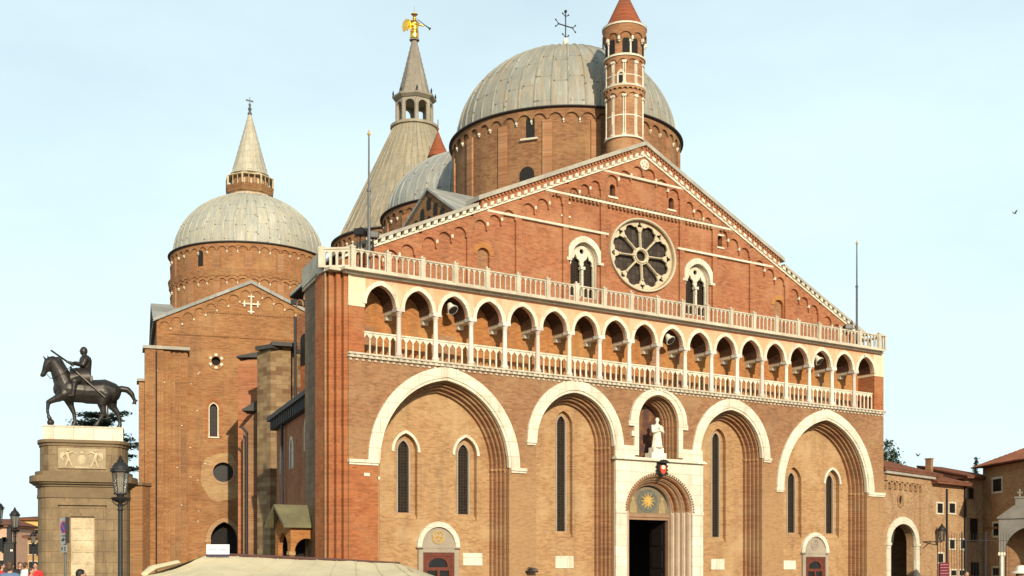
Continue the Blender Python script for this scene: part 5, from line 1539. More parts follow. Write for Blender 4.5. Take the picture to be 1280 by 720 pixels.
# hind legs: near one forward, far one stepping back
L_(hz(560, 410, -0.24), hz(535, 480, -0.28), 0.34, 0.20); L_(hz(535, 480, -0.28), hz(548, 545, -0.28), 0.18, 0.11); L_(hz(548, 545, -0.28), hz(508, 605, -0.28), 0.095, 0.075); L_(hz(508, 608, -0.28), hz(490, 632, -0.28), 0.09, 0.11)
L_(hz(590, 410, 0.22), hz(605, 480, 0.26), 0.34, 0.20); L_(hz(605, 480, 0.26), hz(648, 535, 0.26), 0.17, 0.11); L_(hz(648, 535, 0.26), hz(660, 605, 0.26), 0.095, 0.08); L_(hz(660, 608, 0.26), hz(648, 635, 0.26), 0.09, 0.11)
# tail: arched out and tied
for p, q_, r0, r1 in (((628, 372), (670, 362), 0.13, 0.14), ((670, 362), (712, 368), 0.14, 0.14), ((712, 368), (742, 395), 0.14, 0.12), ((742, 395), (758, 430), 0.12, 0.08), ((758, 430), (762, 448), 0.07, 0.05), ((762, 448), (748, 465), 0.06, 0.04), ((762, 448), (772, 466), 0.06, 0.04), ((762, 445), (782, 440), 0.05, 0.04)):
    L_(hz(*p), hz(*q_), r0, r1)
blob(m, 'horse', BRONZE, horse, 0.035, 3)
m = MB(); m.ball(hz(184, 618, -0.28), 0.15, 14, 10); m.build('ball', BRONZE, horse, smooth=80)
m = MB()
L_(hz(415, 300), hz(420, 240), 0.26, 0.24); L_(hz(420, 240), hz(420, 180), 0.24, 0.27); L_(hz(418, 165), hz(410, 140), 0.12, 0.10)
m.ball(hz(408, 112), (0.165, 0.15, 0.20)); m.ball(hz(383, 112), (0.04, 0.035, 0.05)); m.ball(hz(393, 128), (0.07, 0.08, 0.06))
L_(hz(420, 178, -0.26), hz(405, 215, -0.34), 0.13, 0.11); L_(hz(405, 215, -0.34), hz(350, 200, -0.22), 0.10, 0.07); L_(hz(350, 200, -0.22), hz(338, 203, -0.2), 0.07, 0.06)
L_(hz(420, 175, 0.26), hz(390, 200, 0.36), 0.13, 0.11); L_(hz(390, 200, 0.36), hz(320, 190, 0.34), 0.10, 0.07); L_(hz(320, 190, 0.34), hz(290, 183, 0.32), 0.07, 0.06)
for s_ in (-1, 1):
    L_(hz(415, 300, 0.18 * s_), hz(350, 335, 0.52 * s_), 0.22, 0.17); L_(hz(350, 335, 0.52 * s_), hz(342, 400, 0.56 * s_), 0.15, 0.10); L_(hz(342, 400, 0.56 * s_), hz(338, 425, 0.56 * s_), 0.09, 0.08); L_(hz(340, 432, 0.56 * s_), hz(305, 437, 0.56 * s_), 0.075, 0.05)
blob(m, 'rider', BRONZE, horse, 0.03, 2)
m = MB()
m.tube([(-0.55, 0, hz(0, 315)[2]), (0.25, 0, hz(0, 300)[2])], [0.50, 0.53], 16); m.box(0.22, 0.34, -0.3, 0.3, hz(0, 335)[2], hz(0, 285)[2]); m.build('saddle', BRONZE, horse, smooth=50)
m = MB(); m.tube([hz(320, 240, -0.42), hz(360, 270, -0.52), hz(560, 440, -0.62)], [0.025, 0.05, 0.03], 8); m.tube([hz(335, 275, -0.45), hz(362, 240, -0.45)], 0.03, 6); m.ball(hz(322, 238, -0.42), 0.05, 8, 6); m.build('sword', BRONZE, horse)
m = MB(); m.tube([hz(178, 108, 0.34), hz(300, 188, 0.34), hz(335, 212, 0.34)], [0.04, 0.045, 0.03], 8); m.build('baton', BRONZE, horse)
m = MB(); m.tube([hz(150, 280, -0.16), hz(185, 320, -0.35), hz(260, 290, -0.42), hz(340, 210, -0.25)], 0.018, 5); m.tube([hz(140, 262, -0.13), hz(175, 205, -0.2), hz(170, 172, -0.12)], 0.02, 5); m.build('reins', BRONZE, horse)

# ---------------------------------------------------------------- street lamps
GLAZE, _nt, _b = newmat('lamp glass', 0.15, 0, 0.5)
_b.inputs['Base Color'].default_value = (0.26, 0.23, 0.17, 1); _b.inputs['Transmission Weight'].default_value = 0.6; _b.inputs['Alpha'].default_value = 0.75
def lantern(t, z):
    m = MB(); m.lathe([(0.16, z), (0.235, z + 0.62)], 0, 0, 6); m.build('glass', GLAZE, t)
    m = MB()
    for k in range(6):
        a = 2 * PI * k / 6
        m.tube([(0.165 * math.cos(a), 0.165 * math.sin(a), z), (0.242 * math.cos(a), 0.242 * math.sin(a), z + 0.62)], 0.018, 5)
    m.lathe([(0.20, z - 0.05), (0.20, z), (0.1, z + 0.01)], 0, 0, 6); m.lathe([(0.24, z + 0.62), (0.30, z + 0.64), (0.30, z + 0.69), (0.2, z + 0.70)], 0, 0, 6)
    m.build('lantern_frame', IRON, t)
    m = MB(); m.lathe([(0.26, z + 0.70), (0.24, z + 0.80), (0.17, z + 0.90), (0.09, z + 0.95), (0.10, z + 1.0), (0.05, z + 1.03), (0.06, z + 1.07), (0.0, z + 1.16)], 0, 0, 12)
    for k in range(6):
        a = 2 * PI * k / 6; m.ball((0.28 * math.cos(a), 0.28 * math.sin(a), z + 0.73), 0.03, 6, 4)
    m.build('cap', IRON, t, smooth=40)
    m = MB(); m.lathe([(0.035, z + 0.02), (0.03, z + 0.3), (0.05, z + 0.34), (0.03, z + 0.5)], 0, 0, 8); m.build('bulb', PALE, t)
def street_lamp(p, lab):
    t = thing('street_lamp', lab, 'street lamp', p, 0.3, 'black lantern street lamps')
    m = MB(); m.lathe([(0.22, 0), (0.22, 0.25), (0.15, 0.32), (0.12, 0.9), (0.075, 1.0), (0.068, 3.35), (0.10, 3.38), (0.07, 3.45), (0.09, 3.55), (0.06, 3.6)], 0, 0, 14); m.build('post', IRON, t, smooth=40)
    m = MB()
    m.lathe([(0.06, 3.6), (0.14, 3.62), (0.26, 3.72), (0.27, 3.76), (0.1, 3.78), (0.12, 3.86)], 0, 0, 12)
    for k in range(4):
        a = PI / 2 * k; m.tube([(0.07 * math.cos(a), 0.07 * math.sin(a), 3.5), (0.2 * math.cos(a), 0.2 * math.sin(a), 3.6), (0.25 * math.cos(a), 0.25 * math.sin(a), 3.74)], 0.02, 5)
    m.build('bracket', IRON, t, smooth=40)
    lantern(t, 3.9)
    return t
p = at(150.5, HOR, 36.5); p.z = 0
lamp0 = street_lamp(p, 'tall black street lamp with a glass lantern beside the monument pedestal')
p = at(18.5, HOR, 68); p.z = 0; dup(lamp0, p, 0.1, 'smaller black street lamp far left, before the ochre houses')
p = at(-2.5, HOR, 60); p.z = 0; dup(lamp0, p, 0.5, 'street lamp cut off by the left edge of the view')
p = at(41.5, HOR, 112); p.z = 0; dup(lamp0, p, 0.0, 'most distant street lamp, small against the ochre house front')

# ---------------------------------------------------------------- no-parking sign
p = at(80.5, HOR, 36); p.z = 0
sg = thing('no_parking_sign', 'grey no-parking sign panel with red and blue disc on a thin pole', 'road sign', p, R(-38))
m = MB(); m.tube([(0, 0.03, 0), (0, 0.03, 3.05)], 0.035, 8); m.build('pole', IRONG, sg)
PANEL = plain('grey sign sheet', (0.27, 0.28, 0.25), 0.5)
m = MB(); m.box(-0.19, 0.19, -0.03, -0.01, 2.34, 3.12); pn = m.build('sign_panel', PANEL, sg)
m = MB(); m.prism(oval(0, 2.84, 0.165, 0.19, 28), -0.036, -0.031); m.build('red_disc', plain('sign red', (0.45, 0.03, 0.04), 0.4), pn)
m = MB(); m.prism(oval(0, 2.84, 0.128, 0.15, 28), -0.041, -0.0365); m.build('blue_disc', plain('sign blue', (0.03, 0.05, 0.22), 0.4), pn)
m = MB(); m.prism([(-0.10, 2.92), (-0.075, 2.94), (0.10, 2.76), (0.075, 2.74)], -0.045, -0.0415); m.build('red_bar', bpy.data.materials['sign red'], pn)
m = MB()
for x in (-0.07, 0.0, 0.07): m.box(x - 0.022, x + 0.022, -0.035, -0.0305, 2.56, 2.60)
m.prism([(-0.10, 2.42), (0.02, 2.42), (0.02, 2.48), (-0.02, 2.50), (0.09, 2.45), (0.10, 2.47), (-0.02, 2.53), (-0.05, 2.48), (-0.10, 2.47)], -0.035, -0.0305); m.build('black_marks', IRON, pn)
m = MB(); m.box(-0.16, 0.16, -0.03, -0.01, 2.08, 2.31); p2 = m.build('lower_plate', PANEL, sg)
m = MB(); m.box(-0.09, -0.06, -0.035, -0.0305, 2.13, 2.26); m.box(0.05, 0.08, -0.035, -0.0305, 2.13, 2.26); m.box(-0.12, -0.03, -0.0355, -0.031, 2.18, 2.205); m.build('arrows', IRON, p2)
m = MB(Matrix.Rotation(R(70), 4, 'Z')); m.box(-0.02, 0.10, -0.24, -0.22, 2.36, 3.14); m.build('back_panel', IRON, sg)

# ---------------------------------------------------------------- market stall canopy
CANVAS = stone('cream canvas', (0.66, 0.56, 0.36), (0.57, 0.48, 0.29), dirt=(0.45, 0.38, 0.24), amt=0.25, run=0.25, rough=0.9)
q0, q1 = at(258, 694, 42.5), at(500, 704.5, 43.5)
st = thing('market_stall', 'market stall under a sagging cream canvas with a brown ridge beam', 'market stall', (at(350, HOR, 41).x, 41, 0))
stp = Vector(st.location)
m = MB(); NX, NY = 90, 18
vs, fs = [], []
xl, xr = at(182, HOR, 40).x, at(536, HOR, 40).x
for i in range(NX + 1):
    u_ = i / NX
    for j in range(NY + 1):
        v_ = j / NY                                          # 0 = front eave, 1 = ridge
        rx = q0.x + (q1.x - q0.x) * u_; rz_ = q0.z + (q1.z - q0.z) * u_; ry = q0.y + (q1.y - q0.y) * u_
        fx = xl + (xr - xl) * u_; fz = 1.22; fy = 38.6
        x = fx + (rx - fx) * v_; y = fy + (ry - fy) * v_
        sag = -0.09 * math.sin(PI * v_) * (0.6 + 0.4 * math.sin(u_ * PI * 5 + 1.5 * v_)) + 0.05 * noise.noise(Vector((x * 0.9 + y * 0.5, y * 0.7, 3))) + 0.025 * noise.noise(Vector((x * 3.0 + y, y * 1.6, 9)))
        fold = 0.05 * abs(math.sin(u_ * 9)) * (1 - v_)
        z = fz + (rz_ - fz) * v_ + sag + fold
        vs.append((x - stp.x, y - stp.y, z))
for i in range(NX):
    for j in range(NY):
        a = i * (NY + 1) + j; fs.append((a, a + NY + 1, a + NY + 2, a + 1))
m.add(vs, fs)
# hanging front valance and left gable cloth
n0 = [(vs[i * (NY + 1)][0], vs[i * (NY + 1)][1], vs[i * (NY + 1)][2]) for i in range(NX + 1)]
m.add(n0 + [(x, y - 0.02, z - 0.28 - 0.04 * math.sin(i * 1.1)) for i, (x, y, z) in enumerate(n0)], [(i, i + 1, i + NX + 2, i + NX + 1) for i in range(NX)])
bk = [(xl - stp.x - 0.1, 46.5 - stp.y, 1.25), (xr - stp.x, 47.0 - stp.y, 1.2)]
m.add([(q0.x - stp.x, q0.y - stp.y, q0.z), (q1.x - stp.x, q1.y - stp.y, q1.z), bk[1], bk[0], (xl - stp.x, 38.6 - stp.y, 1.22), (xr - stp.x, 38.6 - stp.y, 1.22)], [(0, 1, 2, 3), (0, 3, 4), (1, 5, 2)])
m.build('canopy', CANVAS, st, smooth=70)
m = MB()
for i in range(6, NX, 9):
    m.tube([(vs[i * (NY + 1) + j][0], vs[i * (NY + 1) + j][1], vs[i * (NY + 1) + j][2] + 0.005) for j in range(NY + 1)], 0.022, 5)
m.build('seams', stone('seam tape', (0.60, 0.53, 0.36), (0.52, 0.45, 0.30), amt=0.3), st)
m = MB(); m.tube([(q0.x - stp.x, q0.y - stp.y, q0.z + 0.02), ((q0.x + q1.x) / 2 - stp.x, (q0.y + q1.y) / 2 - stp.y, (q0.z + q1.z) / 2 + 0.03), (q1.x - stp.x, q1.y - stp.y, q1.z + 0.02)], [0.09, 0.08, 0.04], 6); m.build('ridge_beam', plain('brown beam', (0.07, 0.028, 0.02), 0.6), st)
m = MB(); m.tube([(at(222, 702, 41.5).x - stp.x, 0.4, 1.80), (at(190, 712, 40).x - stp.x, -1.0, 1.60), (at(181, 719, 39.3).x - stp.x, -1.7, 1.42)], [0.14, 0.17, 0.12], 8, 0.6); m.build('rolled_cloth', CANVAS, st, smooth=60)
for x, y in ((xl + 0.2, 38.8), (xr - 0.3, 38.8), (q0.x, q0.y), (q1.x, q1.y)):
    m = MB(); m.tube([(x - stp.x, y - stp.y, 0), (x - stp.x, y - stp.y, 1.2 if y < 40 else 1.7)], 0.03, 6); m.build('support_pole', IRONG, st)
m = MB(); m.box(xl + 0.5 - stp.x, xr - 1.2 - stp.x, 39.4 - stp.y, 42.0 - stp.y, 0.0, 0.85); m.build('counter', plain('stall board', (0.2, 0.13, 0.08)), st)
sp = at(272.5, 693.5, 42.2)
sg2 = thing('stall_sign', 'small white signboard fixed on the left end of the stall ridge', 'signboard', sp)
m = MB(); m.box(-0.40, 0.40, -0.02, 0.02, 0.02, 0.36); m.build('board', plain('sign white', (0.80, 0.80, 0.80), 0.5, 0, 0.04), sg2)
m = MB(); m.box(-0.40, 0.40, -0.024, 0.024, -0.05, 0.02); m.build('dark_edge', plain('sign purple', (0.04, 0.02, 0.06), 0.5), sg2)
m = MB()
for k in range(5): m.box(-0.33 + k * 0.06, -0.29 + k * 0.06, -0.026, -0.021, 0.16, 0.21)
for k in range(4): m.box(0.08 + k * 0.06, 0.12 + k * 0.06, -0.026, -0.021, 0.16, 0.215)
m.build('faint_lettering', plain('grey ink', (0.2, 0.2, 0.22), 0.6), sg2)

# ---------------------------------------------------------------- convent buildings on the right
def front_frame(x0, Y0, x1, Y1):
    a, b = at(x0, HOR, Y0), at(x1, HOR, Y1); a.z = b.z = 0
    d_ = b - a
    M = Matrix.Translation(a) @ Matrix.Rotation(math.atan2(d_.y, d_.x), 4, 'Z')
    return a, math.atan2(d_.y, d_.x), d_.length
def on_front(x, y, a, an):
    """pixel to metres along and up a wall that starts at a with bearing an"""
    t = (x - 640) / FPX
    s_ = (t * a.y - a.x) / (math.cos(an) - t * math.sin(an))
    Yd = a.y + s_ * math.sin(an)
    return s_, EYE + (HOR - y) / FPX * Yd
def house_window(root, a, an, px, w3=0.1, fr=MARBLE):
    s0, zt = on_front(px[0], px[1], a, an); s1, zb = on_front(px[2], px[3], a, an)
    zb = max(zb, 0.3)
    m = MB(); m.prism(rect(s0 - w3, s1 + w3, zb - w3, zt + w3), -0.05, 0.04, [rect(s0, s1, zb, zt)]); wi_ = m.build('window', fr, root)
    m = MB(); m.box(s0, s1, -0.02, 0.01, zb, zt); m.build('pane', WINDARK, wi_)
    m = MB(); m.box((s0 + s1) / 2 - 0.02, (s0 + s1) / 2 + 0.02, -0.035, -0.02, zb, zt); m.build('glazing_bar', WOODD, wi_)
a, an, L = front_frame(1104.5, 75.5, 1166.5, 81.2)
gh = thing('gatehouse', 'low brick convent gatehouse with a white arched gateway, joined to the basilica', 'building', a, an)
gx = on_front(1128.5, 677, a, an)[0]; zs = on_front(1128, 679, a, an)[1]; go = (on_front(1149, 677, a, an)[0] - on_front(1108.5, 677, a, an)[0]) / 2; zt = on_front(1128, 646, a, an)[1]
gi = go - 0.52
m = MB(); m.prism([(0, 0)] + hole(gx, 0, zs, gi, zt - zs - 0.45, 12) + [(L, 0), (L, 7.55), (0, 7.55)], 0, 0.6, [oval(*on_front(1125.5, 625, a, an), 0.26, 0.27, 18)]); m.box(0, 0.3, 0.62, 7, 0, 7.5); m.box(L - 0.3, L, 0.62, 7, 0, 7.5); m.box(0.3, L - 0.3, 6.7, 7, 0, 7.5)
m.build('wall', B_CONV, gh)
m = MB(); m.prism(strip(gx, 0, zs, go, zt - zs, gi - 0.01, zt - zs - 0.46, 12), -0.08, 0.1); m.box(gx - go - 0.1, gx - gi + 0.05, -0.13, 0.1, zs - 0.16, zs); m.box(gx + gi - 0.05, gx + go + 0.1, -0.13, 0.1, zs - 0.16, zs); ga = m.build('gate_arch', MARBLE, gh)
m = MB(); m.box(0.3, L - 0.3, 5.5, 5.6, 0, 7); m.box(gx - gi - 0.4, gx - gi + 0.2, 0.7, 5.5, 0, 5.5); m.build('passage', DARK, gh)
m = MB(); m.box(gx - 0.1, gx + gi, 2.5, 2.6, 0, zs); m.build('inner_wall', GREYST, gh)
o_ = on_front(1125.5, 625, a, an)
m = MB(); m.prism(oval(o_[0], o_[1], 0.5, 0.52, 24), -0.04, -0.002, [oval(o_[0], o_[1], 0.27, 0.28, 24)]); ow = m.build('round_window', B_ORDER, gh)
m = MB(); m.box(o_[0] - 0.3, o_[0] + 0.3, 0.06, 0.08, o_[1] - 0.3, o_[1] + 0.3); m.build('pane', DARK, ow)
m = MB(); z6 = on_front(1125, 612, a, an)[1]
s0, s1 = 0.05, on_front(1150, 610, a, an)[0]
for k in range(7):
    c0 = s0 + (s1 - s0) * (k + 0.5) / 7
    m.prism(strip(c0, z6, z6 + 0.15, 0.33, 0.36, 0.23, 0.25, 6), -0.18, 0.0); m.box(c0 - 0.3, c0 + 0.3, -0.012, -0.002, z6 + 0.1, z6 + 0.3)
m.box(s0, s1 + 0.1, -0.18, 0.0, z6 + 0.48, z6 + 0.8); m.box(s1 - 0.1, s1 + 0.15, -0.09, 0.0, 2.5, z6 + 0.52)
m.build('corbel_frieze', B_CONV, gh)
m = MB(); m.box(-0.05, L - 0.05, -0.22, 0.3, 7.55, 7.74); m.build('cornice', COPING, gh)
def tiles(root, L, d, z0, z1, over=0.45, x0=0.0, name='roof'):
    m = MB(); n_ = max(6, int(L / 0.24))
    m.prism([(x0, 0), (x0 + L, 0), (x0 + L, 0.0), (x0, 0.0)], 0, 0) if False else None
    m.add([(x0, -over, z0), (x0 + L, -over, z0), (x0 + L, d, z1), (x0, d, z1), (x0, -over, z0 - 0.12), (x0 + L, -over, z0 - 0.12), (x0 + L, d, z0 - 0.12), (x0, d, z0 - 0.12)],
          [(0, 1, 2, 3), (4, 7, 6, 5), (0, 4, 5, 1), (1, 5, 6, 2), (2, 6, 7, 3), (3, 7, 4, 0)])
    for i in range(n_ + 1):
        x = x0 + L * i / n_
        m.tube([(x, -over - 0.03, z0 + 0.02), (x, d, z1 + 0.02)], 0.075, 5)
    return m.build(name, TILE, root)
tiles(gh, L + 1.2, 4.2, 7.86, 9.15, 0.3, -0.4)
a2, an2, L2 = front_frame(1166.5, 81.2, 1206, 84.2)
cb = thing('cloister_house', 'narrow brick convent house with small white-framed windows, behind the gatehouse', 'building', a2, an2)
m = MB(); m.box(0, L2, 0, 6, 0, 7.35); m.build('wall', B_CONV, cb)
tiles(cb, L2 + 0.6, 4.0, 7.4, 8.6, 0.5, -0.3)
for px in ((1171, 629, 1178, 641.5), (1186, 629, 1193.5, 641.5), (1186.5, 674.5, 1193, 686), (1200, 674.5, 1205, 686), (1172, 692, 1178.5, 703), (1188, 713, 1195, 719.5), (1199, 713, 1205, 719.5)):
    house_window(cb, a2, an2, px)
m = MB(); s_ = on_front(1182.5, 650, a2, an2)[0]; m.tube([(s_, -0.08, 0), (s_, -0.08, 7.0)], 0.07, 6); s_ = on_front(1205, 650, a2, an2)[0]; m.tube([(s_, -0.1, 0), (s_, -0.1, 7.3)], 0.09, 6); m.build('down_pipe', IRON, cb, split=True)
m = MB(); c_ = on_front(1161, 565, a, an)[0]
ch = at(1161.5, HOR, 86.5); ch.z = 0
mw = Matrix.Translation(a2) @ Matrix.Rotation(an2, 4, 'Z'); cl = mw.inverted() @ ch
m.box(cl.x - 0.16, cl.x + 0.16, cl.y - 0.22, cl.y + 0.22, 7.5, 9.4); m.box(cl.x - 0.20, cl.x + 0.20, cl.y - 0.26, cl.y + 0.26, 9.4, 9.48); m.build('chimney', B_ORDER, cb)
a3, an3, L3 = front_frame(1206, 84.6, 1230, 85.6)
rc = thing('recessed_house', 'shaded brick house bay with tall dark openings in the courtyard corner', 'building', a3, an3)
m = MB(); m.box(0, L3, 0, 5, 0, 7.9); m.build('wall', B_CONV, rc)
tiles(rc, L3 + 0.5, 4.0, 8.0, 9.0, 0.5, -0.3)
for px in ((1210, 610, 1216.5, 623.5), (1212, 648, 1221.5, 677), (1213, 703, 1223, 719.5)): house_window(rc, a3, an3, px, 0.03, B_ORDER)
a4, an4, L4 = front_frame(1228.5, 85.4, 1296, 78.0)
hw_ = thing('hip_roofed_house', 'taller brick convent wing with a hipped tile roof at the right edge', 'building', a4, an4)
m = MB(); m.box(0, L4, 0, 7, 0, 8.65); m.build('wall', B_CONV, hw_)
m = MB(); z0, z1 = 8.7, 10.5
m.add([(-0.5, -0.6, z0), (L4 + 3, -0.6, z0), (L4 + 3, 7.5, z0), (-0.5, 7.5, z0), (3.4, 3.4, z1), (L4 + 3, 3.4, z1)], [(0, 1, 5, 4), (0, 4, 3), (3, 4, 5, 2), (0, 3, 2, 1), (1, 2, 5)])
for i in range(int(L4 / 0.24)):
    x = -0.5 + i * 0.24; f_ = min(1.0, (x + 0.5) / 3.9)
    m.tube([(x, -0.62, z0 + 0.02), (x, -0.6 + 4.0 * f_, z0 + (z1 - z0) * f_ + 0.02)], 0.075, 5)
m.build('hipped_roof', TILE, hw_)
for px in ((1241.5, 599.5, 1252.5, 613.5), (1242, 654.5, 1249, 669.5), (1241.5, 710, 1252, 719.5)): house_window(hw_, a4, an4, px, 0.14)
m = MB(); m.box(0.4, 2.2, -0.06, 0.0, 4.3, 4.45); m.build('string_course', B_ORDER, hw_)

# gothic canopy tomb at the right edge
pt = at(1283, HOR, 68); pt.z = 0
tb = thing('canopy_tomb', 'pale gothic stone tomb canopy with a pointed arch at the right edge', 'tomb', pt, R(-27))
ts = stone('tomb stone', (0.22, 0.20, 0.165), (0.13, 0.12, 0.10), amt=0.8)
m = MB(); m.prism([(-1.45, 0)] + hole(0, 0, 2.45, 1.15, 1.45, 10) + [(1.45, 0), (1.45, 4.4), (-1.45, 4.4)], 0, 0.3); m.box(-1.45, -1.2, 0.3, 1.8, 2.5, 4.4); m.box(1.2, 1.45, 0.3, 1.8, 2.5, 4.4); m.build('arch_wall', ts, tb)
m = MB(); m.box(-1.55, 1.55, -0.1, 1.9, 4.4, 4.52); m.prism([(-1.5, 4.52), (1.5, 4.52), (0.65, 5.15), (-0.65, 5.15)], -0.05, 1.85); m.build('gabled_top', ts, tb)
m = MB(); m.box(-0.6, -0.15, 0.2, 0.7, 5.15, 5.55); m.box(-0.65, -0.1, 0.15, 0.75, 5.55, 5.66); m.box(-0.42, -0.33, 0.4, 0.5, 5.66, 6.1); m.box(-0.52, -0.23, 0.41, 0.49, 5.86, 5.94); m.build('pinnacle', ts, tb)
m = MB(); m.tube([(-1.28, -0.15, 0), (-1.28, -0.15, 2.3)], 0.12, 10); m.box(-1.46, -1.1, -0.3, 0.03, 2.3, 2.48); m.build('column', PALE, tb)
m = MB(); m.box(-1.2, 1.2, 1.6, 1.7, 0, 4.3); m.build('back_wall', B_ORDER, tb)

# iron fence in the court
fa, fan, fL = front_frame(1172, 66, 1262, 66.5)
fn = thing('iron_fence', 'thin black iron railing in front of the convent court', 'fence', fa, fan)
m = MB(); m.box(0, fL, -0.02, 0.02, 0.3, 0.34); m.box(0, fL, -0.012, 0.012, 3.1, 3.125)
x = 0
while x < fL: m.tube([(x, 0, 0), (x, 0, 3.5)], 0.012, 4); x += 0.16
m.build('bars', IRON, fn)
x = 0
while x < fL:
    m = MB(); m.box(x - 0.022, x + 0.022, -0.022, 0.022, 0, 3.6); m.build('post', IRON, fn); x += 1.4
# maroon notice board
bp = at(1180, HOR, 58); bp.z = 0
nb2 = thing('notice_board', 'maroon notice board with pale lines of text by the gateway', 'notice board', bp, R(25))
m = MB(); m.box(-0.30, 0.30, -0.03, 0.03, 0.75, 1.86); m.build('panel', plain('maroon', (0.12, 0.012, 0.02), 0.4), nb2)
m = MB()
for k in range(7):
    z = 1.76 - k * 0.14; x = -0.25
    while x < 0.2:
        w_ = rnd.uniform(0.05, 0.13); m.box(x, min(x + w_, 0.25), -0.035, -0.0305, z - 0.02, z + 0.012); x += w_ + 0.03
m.build('text_lines', plain('pale pink ink', (0.45, 0.22, 0.22), 0.6, 0, 0.05), nb2)
for x in (-0.27, 0.27):
    m = MB(); m.tube([(x, 0.04, 0), (x, 0.04, 1.8)], 0.03, 6); m.build('leg', IRON, nb2)
# wall lamp on a bracket and a lamp hanging in the gateway
Mg = Matrix.Translation(a) @ Matrix.Rotation(an, 4, 'Z')
s_, z_ = on_front(1153, 677, a, an)
wl_ = thing('wall_lamp', 'black lantern on a long iron bracket right of the gateway', 'wall lamp', Mg @ Vector((s_ + 2.0, -0.5, z_ - 0.1)), an)
lantern(wl_, 0.22)
m = MB(); m.tube([(-2.0, 0.5, 0.1), (0, 0, 0.1)], 0.035, 6); m.tube([(0, 0, 0.1), (0, 0, 0.2)], 0.04, 6); m.tube([(-2.0, 0.5, -0.4), (-1.2, 0.3, 0.08)], 0.025, 6); m.build('bracket', IRON, wl_)
s_, z_ = on_front(1118.5, 684, a, an)
hl = thing('hanging_lamp', 'lantern hanging inside the white gateway arch', 'hanging lamp', Mg @ Vector((s_, 0.3, z_)), an)
lantern(hl, 0.3)
m = MB(); m.tube([(0, 0, 1.4), (0, 0, 2.0)], 0.02, 5); m.build('chain', IRON, hl)

# ---------------------------------------------------------------- far street on the left
def town_house(x0, x1, Y, h, depth, wall, lab, wins, roofh=1.6, rz=0.0, trim=None):
    a_, b_ = at(x0, HOR, Y), at(x1, HOR, Y)
    L_ = b_.x - a_.x
    t = thing('town_house', lab, 'house', (a_.x, Y, 0), rz, 'houses along the far street')
    m = MB(); m.box(0, L_, 0, depth, 0, h); m.build('wall', wall, t)
    m = MB(); m.box(-0.4, L_ + 0.4, -0.5, depth + 0.4, h, h + 0.25)
    m.add([(-0.5, -0.6, h + 0.25), (L_ + 0.5, -0.6, h + 0.25), (L_ + 0.5, depth + 0.5, h + 0.25), (-0.5, depth + 0.5, h + 0.25), (-0.5 + 1, depth / 2, h + 0.25 + roofh), (L_ - 0.5, depth / 2, h + 0.25 + roofh)], [(0, 1, 5, 4), (2, 3, 4, 5), (1, 2, 5), (3, 0, 4)])
    m.build('roof', TILE, t)
    for (fx, z0, z1, w_) in wins:
        m = MB(); m.box(fx * L_ - w_ / 2 - 0.1, fx * L_ + w_ / 2 + 0.1, -0.08, 0, z0 - 0.12, z0); m.box(fx * L_ - w_ / 2 - 0.1, fx * L_ + w_ / 2 + 0.1, -0.06, 0, z1, z1 + 0.12); wi_ = m.build('window', trim or RELIEF, t)
        m = MB(); m.box(fx * L_ - w_ / 2, fx * L_ + w_ / 2, -0.03, 0.02, z0, z1); m.build('pane', WINDARK, wi_)
    return t
YEL = stone('yellow plaster', (0.66, 0.43, 0.13), (0.58, 0.37, 0.11), amt=0.35)
OCH = stone('ochre plaster', (0.42, 0.25, 0.10), (0.34, 0.20, 0.085), amt=0.5)
PNK = stone('pink plaster', (0.62, 0.36, 0.24), (0.54, 0.31, 0.2), amt=0.35)
town_house(22.5, 75, 150, 7.5, 9, YEL, 'tall yellow house with three rows of dark windows', [(0.18, 4.9, 6.3, 1.0), (0.18, 2.7, 4.0, 1.0), (0.18, 0.6, 1.9, 1.0), (0.5, 4.9, 6.3, 1.0), (0.5, 2.7, 4.0, 1.0), (0.8, 5, 6.3, 1.0)], 0.4)
town_house(34.5, 70, 128, 4.7, 8, OCH, 'ochre house front with a shallow roof just left of the pedestal', [(0.2, 3.0, 4.1, 0.9), (0.2, 1.1, 2.2, 0.9), (0.5, 3.0, 4.1, 0.9), (0.8, 3.0, 4.1, 0.9)], 0.5)
town_house(-40, 9.5, 140, 6.3, 8, PNK, 'pink house under a brown roof at the left edge', [(0.98, 3.4, 5.0, 0.9), (0.86, 3.4, 5.0, 0.9), (0.86, 0.8, 2.4, 0.9)], 0.8)
town_house(10, 26, 185, 7.6, 8, YEL, 'pale yellow house seen between the pink house and the tall yellow one', [(0.3, 4.5, 5.8, 1.0), (0.7, 4.5, 5.8, 1.0), (0.5, 1.2, 2.4, 1.0)], 0.7)
town_house(-60, 15, 230, 9.6, 10, OCH, 'grey-brown house rising behind the pink one', [(0.9, 7.4, 8.8, 1.2), (0.8, 7.4, 8.8, 1.2)], 1.2)
# dark upright cabinet under the far lamp
kp = at(11.8, HOR, 62); kp.z = 0
kb = thing('street_cabinet', 'dark upright street cabinet with a narrow upper column, left of the pedestal', 'cabinet', kp, 0.2)
m = MB(); m.box(-0.26, 0.26, -0.2, 0.2, 0, 2.85); m.box(-0.30, 0.30, -0.24, 0.24, 2.85, 2.95); m.build('body', IRON, kb)
m = MB(); m.box(-0.11, 0.10, -0.12, 0.12, 2.95, 3.65); m.lathe([(0.16, 3.65), (0.05, 3.8)], 0, 0, 8); m.build('upper_column', IRON, kb)
m = MB(); m.box(0.08, 0.2, -0.205, -0.2, 2.45, 2.55); m.build('notice', PALE, kb)

